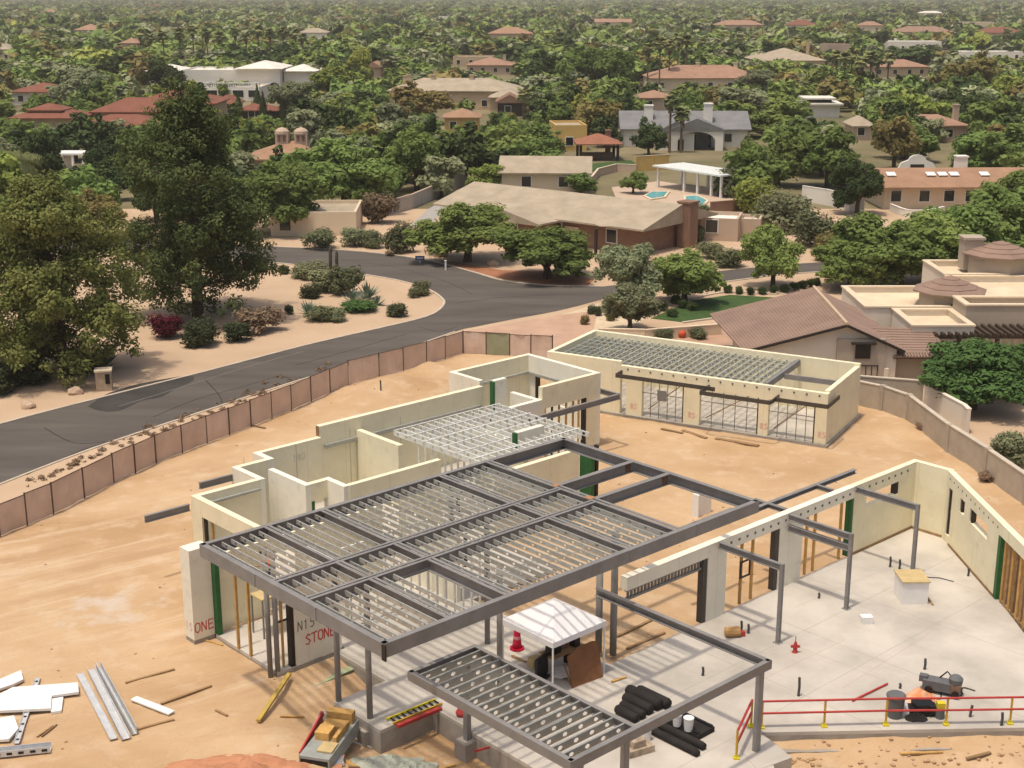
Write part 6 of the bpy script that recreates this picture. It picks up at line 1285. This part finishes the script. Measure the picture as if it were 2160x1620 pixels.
# planks on the ground
def plank(p, q, w, h, label, m=M_WOOD, name='plank', z0=None, z1=None):
    a, b = at(*p), at(*q); a.z = (gh(a.x, a.y) if z0 is None else z0) + h / 2 + .02; b.z = (gh(b.x, b.y) if z1 is None else z1) + h / 2 + .02; c = (a + b) / 2
    tag(MB().obox(a - c, b - c, w, h).build(name, m, None, False, c), label, 'plank', 'loose planks')
for a in [((265, 1443), (368, 1412), .1, .05, 'thin brown plank behind the steel channels at lower left'), ((340, 1487), (446, 1447), .1, .05, 'thin brown plank right of the white trim board'), ((290, 1541), (368, 1521), .1, .05, 'short thin plank at the end of the steel channels'), ((78, 1556), (112, 1532), .06, .04, 'left of two thin sticks by the white sheets'), ((88, 1556), (120, 1530), .06, .04, 'right of two thin sticks by the white sheets'), ((1440, 908), (1490, 925), .25, .05, 'plank lying before the first garage pier'), ((1510, 925), (1600, 942), .3, .06, 'long plank lying before the middle garage bay'), ((1300, 1345), (1385, 1305), .12, .06, 'upper brown plank on the dirt behind the tent columns'), ((1322, 1372), (1402, 1335), .12, .06, 'lower brown plank on the dirt behind the tent columns'), ((1395, 905), (1440, 915), .2, .05, 'short plank before the first garage bay'), ((520, 895), (560, 905), .1, .05, 'dark stick at the foot of the fence')]: plank(*a)
plank((545, 1524), (611, 1432), .16, .1, 'yellow plank leaning on the footing at lower left', mat('yellow plank', (.48, .34, .08), .75, .15, 3), z0=-.2, z1=-.05)
plank((622, 1447), (775, 1392), .3, .05, 'long pale green board lying in the trench', mat('pale green board', (.36, .42, .25), .8, .12, 2), z0=-.55, z1=-.3)
# ladder and red beam on the slab edge
a, b = at(822, 1524, .05), at(925, 1482, .05); d = b - a; t = thing('fibreglass_ladder', 'yellow ladder lying flat on the raised slab corner', 'ladder', a, math.atan2(d.y, d.x)); Ll = d.length
for y in (-.2, .2): MB().box(0, Ll, y - .03, y + .03, 0, .08).build('stile', M_RYB if y > 0 else M_RY, t)
for k in range(9): MB().box(.15 + k * Ll / 9, .2 + k * Ll / 9, -.17, .17, .02, .06).build('rung', M_BLACK, t)
tag(MB().obox(at(838, 1532, .06), at(930, 1494, .06), .16, .12).build('red_beam', M_RAIL), 'red beam lying in front of the yellow ladder', 'beam')
# lower left: foam sheets, steel track, channels
M_SHEET = mat('white foam sheet', (.80, .79, .76), .8, .05, 1.5)
for i, (pl, z, lb) in enumerate([([(0, 1440), (45, 1421), (50, 1440), (30, 1450), (-30, 1470), (-60, 1450)], .0, 'topmost white foam sheet at the left edge'), ([(28, 1460), (165, 1450), (167, 1470), (110, 1478), (108, 1505), (0, 1510), (-30, 1490)], .03, 'wide white foam sheet left of the steel channels'), ([(110, 1480), (134, 1476), (130, 1505), (108, 1508)], .0, 'small white foam offcut beside the wide sheet'), ([(-30, 1480), (26, 1470), (24, 1500), (-30, 1512)], .1, 'white foam sheet overlapping the wide sheet at left'), ([(-40, 1530), (30, 1518), (40, 1545), (20, 1568), (-40, 1572)], .0, 'lowest white foam sheet at the left edge')]):
    P = [at(x, y, GZ) for x, y in pl]; c = sum(P, Vector()) / len(P); tag(MB().prism([tuple((p - c)[:2]) for p in P], .02 + z, .12 + z).build('foam_sheet', M_SHEET, None, False, (c.x, c.y, gh(c.x, c.y) + .03)), lb, 'foam sheet', 'white foam sheets')
def cchan(p, q, w, h, label, holes=0, flip=1, name='steel_channel'):
    a, b = at(*p), at(*q); a.z = gh(a.x, a.y) + .05; b.z = gh(b.x, b.y) + .05; d = b - a; L = d.length; t = thing(name, label, 'channel', a, math.atan2(d.y, d.x), 'steel channels on the dirt')
    MB().box(0, L, -w/2, w/2, 0, .02).box(0, L, -w/2, -w/2 + .02, .02, h).box(0, L, w/2 - .02, w/2, .02, h).build('channel', mat('pale galvanised channel', (.60, .61, .62), .45, .12, 3, 0, None, .25), t)
    for k in range(holes): 
        x = (k + .5) * L / holes; MB().box(x - .09, x + .09, -w/2 - .012, -w/2 - .002, h * .3, h * .7).build('punched_hole', M_BLACK, t); MB().box(x - .06, x + .06, -.05, .05, .021, .025).build('punched_hole', M_BLACK, t)
cchan((168, 1424), (240, 1562), .26, .08, 'leftmost of three parallel steel channels at lower left'); cchan((192, 1416), (266, 1562), .3, .16, 'middle of three parallel steel channels at lower left'); cchan((208, 1412), (284, 1552), .2, .3, 'rightmost of three parallel steel channels at lower left')
cchan((80, 1434), (35, 1572), .2, .06, 'perforated steel track lying across the white foam sheets', 9); cchan((-40, 1600), (108, 1585), .35, .22, 'punched steel channel at the lower left corner', 6)
tag(MB().obox(at(282, 1473, -.1), at(362, 1504, -.1), .3, .06).build('trim_board', M_SHEET), 'short white trim board right of the steel channels', 'board')
# equipment skid with lumber, foil and tarp at the bottom
t = thing('loaded_skid', 'grey skid carrying yellow lumber blocks with a red side board', 'skid', at(668, 1622, -.5), DV + .12 + math.pi / 2 + .45)
MB().box(-.2, 2.6, -.55, .55, 0, .55).build('bed', mat('grey steel bed', (.30, .32, .30), .6, .15), t); MB().box(-.21, -.2, -.5, .5, .03, .45).build('front_recess', M_BLACK, t)
for x0, x1, y0, y1, z0, z1 in ((.9, 1.5, -.1, .42, .55, .85), (1.6, 2.1, -.4, .45, .55, .75), (2.2, 2.55, -.45, .5, .55, .95), (.8, 1.9, -.42, -.28, .55, .8), (.15, .8, -.5, .05, .56, .62)): MB().box(x0, x1, y0, y1, z0, z1).build('lumber_block', M_YWOOD if z1 > .64 else M_PLY, t)
MB().obox((.2, .72, -.1), (2.3, .72, .6), .05, .7).build('side_board', mat('weathered pink board', (.45, .25, .22), .8), t); MB().obox((.2, .68, .35), (2.2, .64, .85), .06, .2).build('red_stripe', M_RAIL, t)
M_FOIL = mat('silver foil', (.72, .72, .78), .25, .2, 6, .03, 8, .7)
mb = MB(); P = [at(688, 1534, -.6), at(700, 1560, -.6), at(708, 1590, -.6), at(716, 1625, -.6)]
for k in range(len(P) - 1): mb.obox(P[k] + Vector((0, 0, .15 + .05 * (k % 2))), P[k+1] + Vector((0, 0, .15 + .05 * ((k + 1) % 2))), .35, .12)
tag(mb.build('foil_strip', M_FOIL), 'strip of crinkled silver foil beside the loaded skid', 'foil')
def heap(name, label, px, py, sx, sy, h, m, cat, seed, z=-.75):
    mb = MB(); n = 27; q = [[None] * n for _ in range(n)]
    for y in range(n):
        for x in range(n):
            u, v = x / (n - 1) * 2 - 1, y / (n - 1) * 2 - 1; r = math.hypot(u, v); q[y][x] = (u * sx, v * sy, max(-.08, h * (1 - r ** 1.5)) * (.6 + .8 * abs(mnoise.noise(Vector((u * 2.6 + seed, v * 2.6, 1)))) + .35 * mnoise.noise(Vector((u * 9 + seed, v * 9, 4)))) + .03)
    for y in range(n - 1):
        for x in range(n - 1): mb.quad(q[y][x], q[y][x+1], q[y+1][x+1], q[y+1][x])
    p = at(px, py, z); o = mb.build(name, m, None, True, p); tag(o, label, cat); return o
heap('grey_tarp', 'crumpled grey green tarp at the bottom edge right of the foil', 815, 1618, 1.25, .7, .42, mat('grey green tarp', (.36, .38, .32), .7, .2, 3, .02, 6), 'tarp', 3)
heap('grey_tarp', 'smaller crumpled tarp beside the lower right footing', 860, 1628, 1.0, .7, .4, MATS['grey green tarp'], 'tarp', 8)
o = heap('dirt_mound', 'reddish spoil mound at the bottom edge left of the loaded skid', 500, 1646, 3.4, 1.7, .6, mat('reddish spoil', (.47, .225, .125), .95, .15, 1, .03, 5), 'mound', 5, -.35)
bucket(at(1037, 1568, -.6), 'black bucket by the taped footing', M_BLACK, .25, .45); tag(MB().obox(at(1000, 1585, -.2), at(1090, 1560, -.2), .06, .06).build('red_tape', M_RAIL), 'strip of red tape along the front footing', 'tape')
tag(MB().obox(at(690, 1560, -.9) + Vector((.6, 0, 0)), at(790, 1578, -.9), .05, .05).build('conduit', M_WHITE), 'white conduit along the foot of the raised slab', 'pipe')
tag(MB().lathe([(.13, 0), (.2, .15), (.1, .3)], 9).build('pipe_stub_cover', M_RAIL, None, False, at(972, 1510, 0)), 'small red pipe cover on the slab edge by the canopy corner', 'cover')
tag(MB().box(-.5, .5, -.12, .12, 0, 1.2).box(-.6, -.5, -.2, .2, 0, 1.2).build('white_crate', M_WHITE, None, False, at(1482, 1085), RZ), 'white panel crate standing in the dirt courtyard', 'crate')
# verge: stone mailbox post, sign, boulders, orange ball, dry brush along the fence
t = thing('mailbox_post', 'pale stone mailbox pillar beside the road under the yellow pine', 'mailbox', at(221, 822), .2); MB().box(-.5, .5, -.4, .4, 0, 1.3).build('pillar', mat('pale stone', (.40, .31, .22), .9, .2, 3, .02, 8), t); MB().box(-.56, .56, -.46, .46, 1.3, 1.42).build('cap', M_CREAM, t); MB().box(.12, .4, -.43, -.401, .5, 1.15).build('mail_door', M_BLACK, t)
t = thing('blue_sign', 'small blue sign on the verge across the junction', 'sign', at(886, 556)); MB().box(-.45, .45, -.03, .03, .35, .75).build('board', mat('blue sign paint', (.06, .12, .32), .5), t); MB().box(-.3, .3, -.036, -.031, .48, .6).build('lettering_band', M_WHITE, t); MB().box(-.03, .03, -.03, .03, 0, .35).build('post', M_WHITE, t)
for i, (x, y) in enumerate([(940, 570), (1690, 500)]): tag(MB().box(-.08, .08, -.08, .08, 0, .9).box(-.1, .1, -.1, .1, .9, .95).build('marker_post', M_WHITE, None, False, at(x, y)), ('white marker post on the red soil by the junction', 'white marker post at the far side street')[i], 'post')
tag(MB().lathe([(.2, 0), (.33, .2), (.33, .4), (.15, .58)], 12).build('orange_barrel', mat('orange plastic', (.55, .09, .035), .6), None, True, at(1438, 712)), 'bright orange barrel behind the garage roof', 'barrel')
def boulder(px, py, s, label):
    bm = bmesh.new(); bmesh.ops.create_icosphere(bm, subdivisions=2, radius=s)
    for v in bm.verts: v.co *= 1 + .35 * mnoise.noise(v.co * (1.2 / s) + Vector((px, py, 0))); v.co.z *= .7
    me = bpy.data.meshes.new('boulder'); bm.to_mesh(me); bm.free(); me.materials.append(mat('tan boulder', (.48, .35, .25), .95, .15, 2, .02, 6)); tag(link('boulder', me, None, at(px, py) + Vector((0, 0, s * .3))), label, 'boulder', 'verge boulders')
for i, a in enumerate([(1150, 522, .8), (1268, 522, .6), (820, 508, .7), (846, 520, .5), (930, 540, .8), (1310, 545, .7), (1360, 552, .8), (905, 530, .6), (160, 830, .5), (60, 860, .45), (1040, 560, .6)]): boulder(*a, f'{["tan boulder by the ranch house post", "tan boulder left of the ranch porch corner", "boulder behind the round bush across the road", "small boulder beside the leafy small tree", "boulder behind the blue sign", "boulder before the ranch house end wall", "boulder right of the one before the ranch end wall", "boulder left behind the blue sign", "boulder left of the stone mailbox", "boulder near the left edge of the verge", "boulder under the low spreading mesquite"][i]}')
sheet('red_soil', [at(*q) for q in [(905, 552), (960, 553), (1060, 570), (1160, 572), (1255, 590), (1240, 602), (1150, 600), (1060, 589), (1000, 572)]], GZ + .006, mat('red soil', (.34, .155, .085), .95, .2, .5, .02, 5))
cl = []; rb = random.Random(9)
for i in range(len(fl) - 1):
    a, b = fl[i], fl[i+1]; d = (b - a); n = Vector((-d.y, d.x, 0)).normalized()
    if n.y < 0: n = -n
    qx = proj(a)[0]
    if not 150 < qx < 745: continue
    for k in range(7):
        p = a.lerp(b, rb.random()) + n * rb.uniform(3.8, 5.2 if qx > 300 else 4.6); s = rb.uniform(.06, .2); cl.append(((p.x, p.y, GZ + s * .4), (s * 1.6, s * 1.6, s * .8)))
o = link('dry_brush', leaves_mesh('dry_brush', cl, 3600, .11, 8, LM['dry'], .1)); o['kind'] = 'stuff'; o['label'] = 'dry brown brush growing along the road side of the fence'; o['category'] = 'brush'
# pebbles and clods scattered on the dirt
mb = MB(); rb = random.Random(31)
for i in range(330):
    x, y = rb.uniform(-24, 26), rb.uniform(38, 92)
    if i % 3 == 0: q = at(rb.uniform(1640, 2160), rb.uniform(1565, 1619), -.5); x, y = q.x, q.y
    d = Vector((x - O2.x, y - O2.y)); u, v = d.dot(uA), d.dot(vB)
    if not inpoly(x, y, SITE) or (3 < u < 32 and 12 < v < 19): continue
    s = rb.uniform(.02, .055) * (1.2 if i % 3 == 0 else 1); z = gh(x, y); mb.obox((x - s, y, z + s * .3), (x + s * .8, y + s * .5, z + s * .4), s * 1.6, s)
o = mb.build('clods', mat('earth clods', (.42, .28, .165), .95, .3, 2)); o['kind'] = 'stuff'; o['label'] = 'scattered earth clods on the site dirt'; o['category'] = 'clods'
# ------------------------------------------------------------------ worker on a small scaffold inside the house
t = thing('work_platform', 'low wooden work platform the worker in orange stands on', 'platform', W(2.5, 1.0), RZ)
MB().box(-.7, .7, -.45, .45, 1.66, 1.72).build('deck', M_PLY, t)
for x in (-.65, .65):
    for y in (-.4, .4): MB().box(x - .03, x + .03, y - .03, y + .03, 0, 1.66).build('leg', M_STEEL, t)
def skin(name, pts, edges, rad, m, parent, root=0):
    me = bpy.data.meshes.new(name); me.from_pydata(pts, edges, []); me.materials.append(m); o = link(name, me, parent); md = o.modifiers.new('skin', 'SKIN'); md.use_smooth_shade = True
    for i, r in enumerate(rad): me.skin_vertices[0].data[i].radius = (r, r)
    for i in range(len(pts)): me.skin_vertices[0].data[i].use_root = (i == root)
    o.modifiers.new('sub', 'SUBSURF').levels = 1; o.modifiers['sub'].render_levels = 1; return o
P_ = thing('person', 'worker in orange vest and dark cap bending under the roof joists', 'person', W(2.66, 0.85, 1.72), RZ + 2.2)
J_ = [(0, 0, .92), (.05, 0, 1.12), (.16, 0, 1.33), (.24, 0, 1.42), (.30, 0, 1.50), (.34, 0, 1.60), (.17, .19, 1.32), (.34, .24, 1.10), (.52, .18, 1.05), (.60, .16, 1.04), (.17, -.19, 1.32), (.36, -.23, 1.12), (.54, -.17, 1.12), (.62, -.15, 1.12), (0, .10, .88), (.06, .12, .48), (0, .13, .08), (.14, .14, .03), (0, -.10, .88), (.03, -.12, .48), (-.04, -.13, .08), (.1, -.14, .03)]
E_ = [(0, 1), (1, 2), (2, 3), (3, 4), (4, 5), (2, 6), (6, 7), (7, 8), (8, 9), (2, 10), (10, 11), (11, 12), (12, 13), (0, 14), (14, 15), (15, 16), (16, 17), (0, 18), (18, 19), (19, 20), (20, 21)]
R_ = [.13, .12, .14, .065, .1, .085, .065, .048, .036, .045, .065, .048, .036, .045, .09, .065, .045, .04, .09, .065, .045, .04]
skin('body', J_, E_, R_, mat('skin', (.38, .21, .14), .6), P_)
skin('vest', [J_[0], J_[1], J_[2], J_[6], J_[10]], [(0, 1), (1, 2), (2, 3), (2, 4)], [.155, .15, .165, .085, .085], mat('orange vest', (.80, .16, .05), .7), P_)
skin('trousers', [J_[0], J_[14], J_[15], J_[16], J_[18], J_[19], J_[20]], [(0, 1), (1, 2), (2, 3), (0, 4), (4, 5), (5, 6)], [.145, .11, .085, .065, .11, .085, .065], mat('dark trousers', (.03, .035, .05), .8), P_)
MB().lathe([(.112, -.02), (.118, .06), (.08, .12), (.02, .14)], 12, (.33, 0, 1.57)).build('cap', M_BLACK, P_, True)
# ------------------------------------------------------------------ a little more clutter
def heap2(name, label, px, py, sx, sy, h, m, cat, seed, z=0.0): return heap(name, label, px, py, sx, sy, h, m, cat, seed, z)
heap2('white_bag', 'crumpled white bag between bin and orange tarp', 1908, 1500, .35, .3, .5, MATS['white plastic sheeting'], 'bag', 12)
heap2('dark_cloth', 'dark crumpled cloth in front of the tool pile', 1932, 1516, .4, .25, .3, M_ROLL, 'cloth', 15)
heap2('orange_cloth', 'smaller orange cloth right of the orange tarp', 1962, 1486, .35, .3, .35, MATS['orange tarp'], 'cloth', 18)
tag(MB().tube([Vector((.1 * k, .25 * math.sin(k * .7), .03)) for k in range(24)], .025, 5).build('hose', M_BLACK, None, False, at(1940, 1475, 0), .3), 'black hose winding beside the concrete saw', 'hose')
for i, (p, q, w_, lb) in enumerate([((705, 1572), (760, 1596), .12, 'scrap board right of the foil strip'), ((735, 1600), (800, 1585), .1, 'thin scrap board before the grey tarp'), ((880, 1600), (960, 1575), .1, 'scrap board in the trench left of the black bucket'), ((900, 1612), (1000, 1600), .1, 'lower scrap board in the trench by the black bucket'), ((590, 1500), (640, 1488), .08, 'short scrap stick behind the loaded skid'), ((455, 1500), (480, 1512), .08, 'short stick in the open dirt left of the yellow plank'), ((430, 1352), (470, 1362), .06, 'thin stick at the foot of the white wall pier'), ((1080, 1395), (1110, 1408), .1, 'short board before the red traffic cone'), ((1290, 1450), (1320, 1440), .1, 'short dark board right of the leaning plywood'), ((1660, 1590), (1720, 1582), .12, 'board half sunk in the dirt below the guard rail'), ((1900, 1575), (1990, 1568), .1, 'long board in the dirt below the guard rail'), ((2040, 1590), (2090, 1578), .12, 'short board in the dirt at lower right')]):
    on = 1380 < p[1] < 1460 and p[0] > 1000
    plank(p, q, w_, .05, lb, M_WOOD if i % 2 else M_YWOOD, z0=0.0 if on else None, z1=0.0 if on else None)
for i, (px, py, lb) in enumerate([(630, 1395, 'cut block lying inside the opening beside the yellow posts'), (1245, 1400, 'cardboard box under the canopy tent'), (1205, 1395, 'dark crate under the canopy tent'), (1130, 1405, 'small tan box left of the canopy tent leg')]):
    tag(MB().box(-.25, .25, -.2, .2, 0, .35).box(-.26, .26, -.21, .21, .35, .37).build('carton', [M_YWOOD, M_PLY, M_BLACK, M_PLY][i], None, False, at(px, py, 0.0), RZ + i), lb, 'box')
# ------------------------------------------------------------------ air
hz = MB().box(-6500, 6500, -200, 6400, -1.5, 26.5)
hm = bpy.data.materials.new('thin warm haze'); hm.use_nodes = True; hn = hm.node_tree.nodes; hn.remove(hn['Principled BSDF'])
pv = hn.new('ShaderNodeVolumePrincipled'); pv.inputs['Color'].default_value = (0.95, 0.90, 0.80, 1); pv.inputs['Density'].default_value = 0.00022; pv.inputs['Anisotropy'].default_value = 0.2
hm.node_tree.links.new(pv.outputs[0], hn['Material Output'].inputs['Volume'])
o = hz.build('haze', hm); o['kind'] = 'stuff'; o['label'] = 'thin warm haze over the suburb'
SC.cycles.volume_bounces = 0; SC.cycles.volume_step_rate = 10
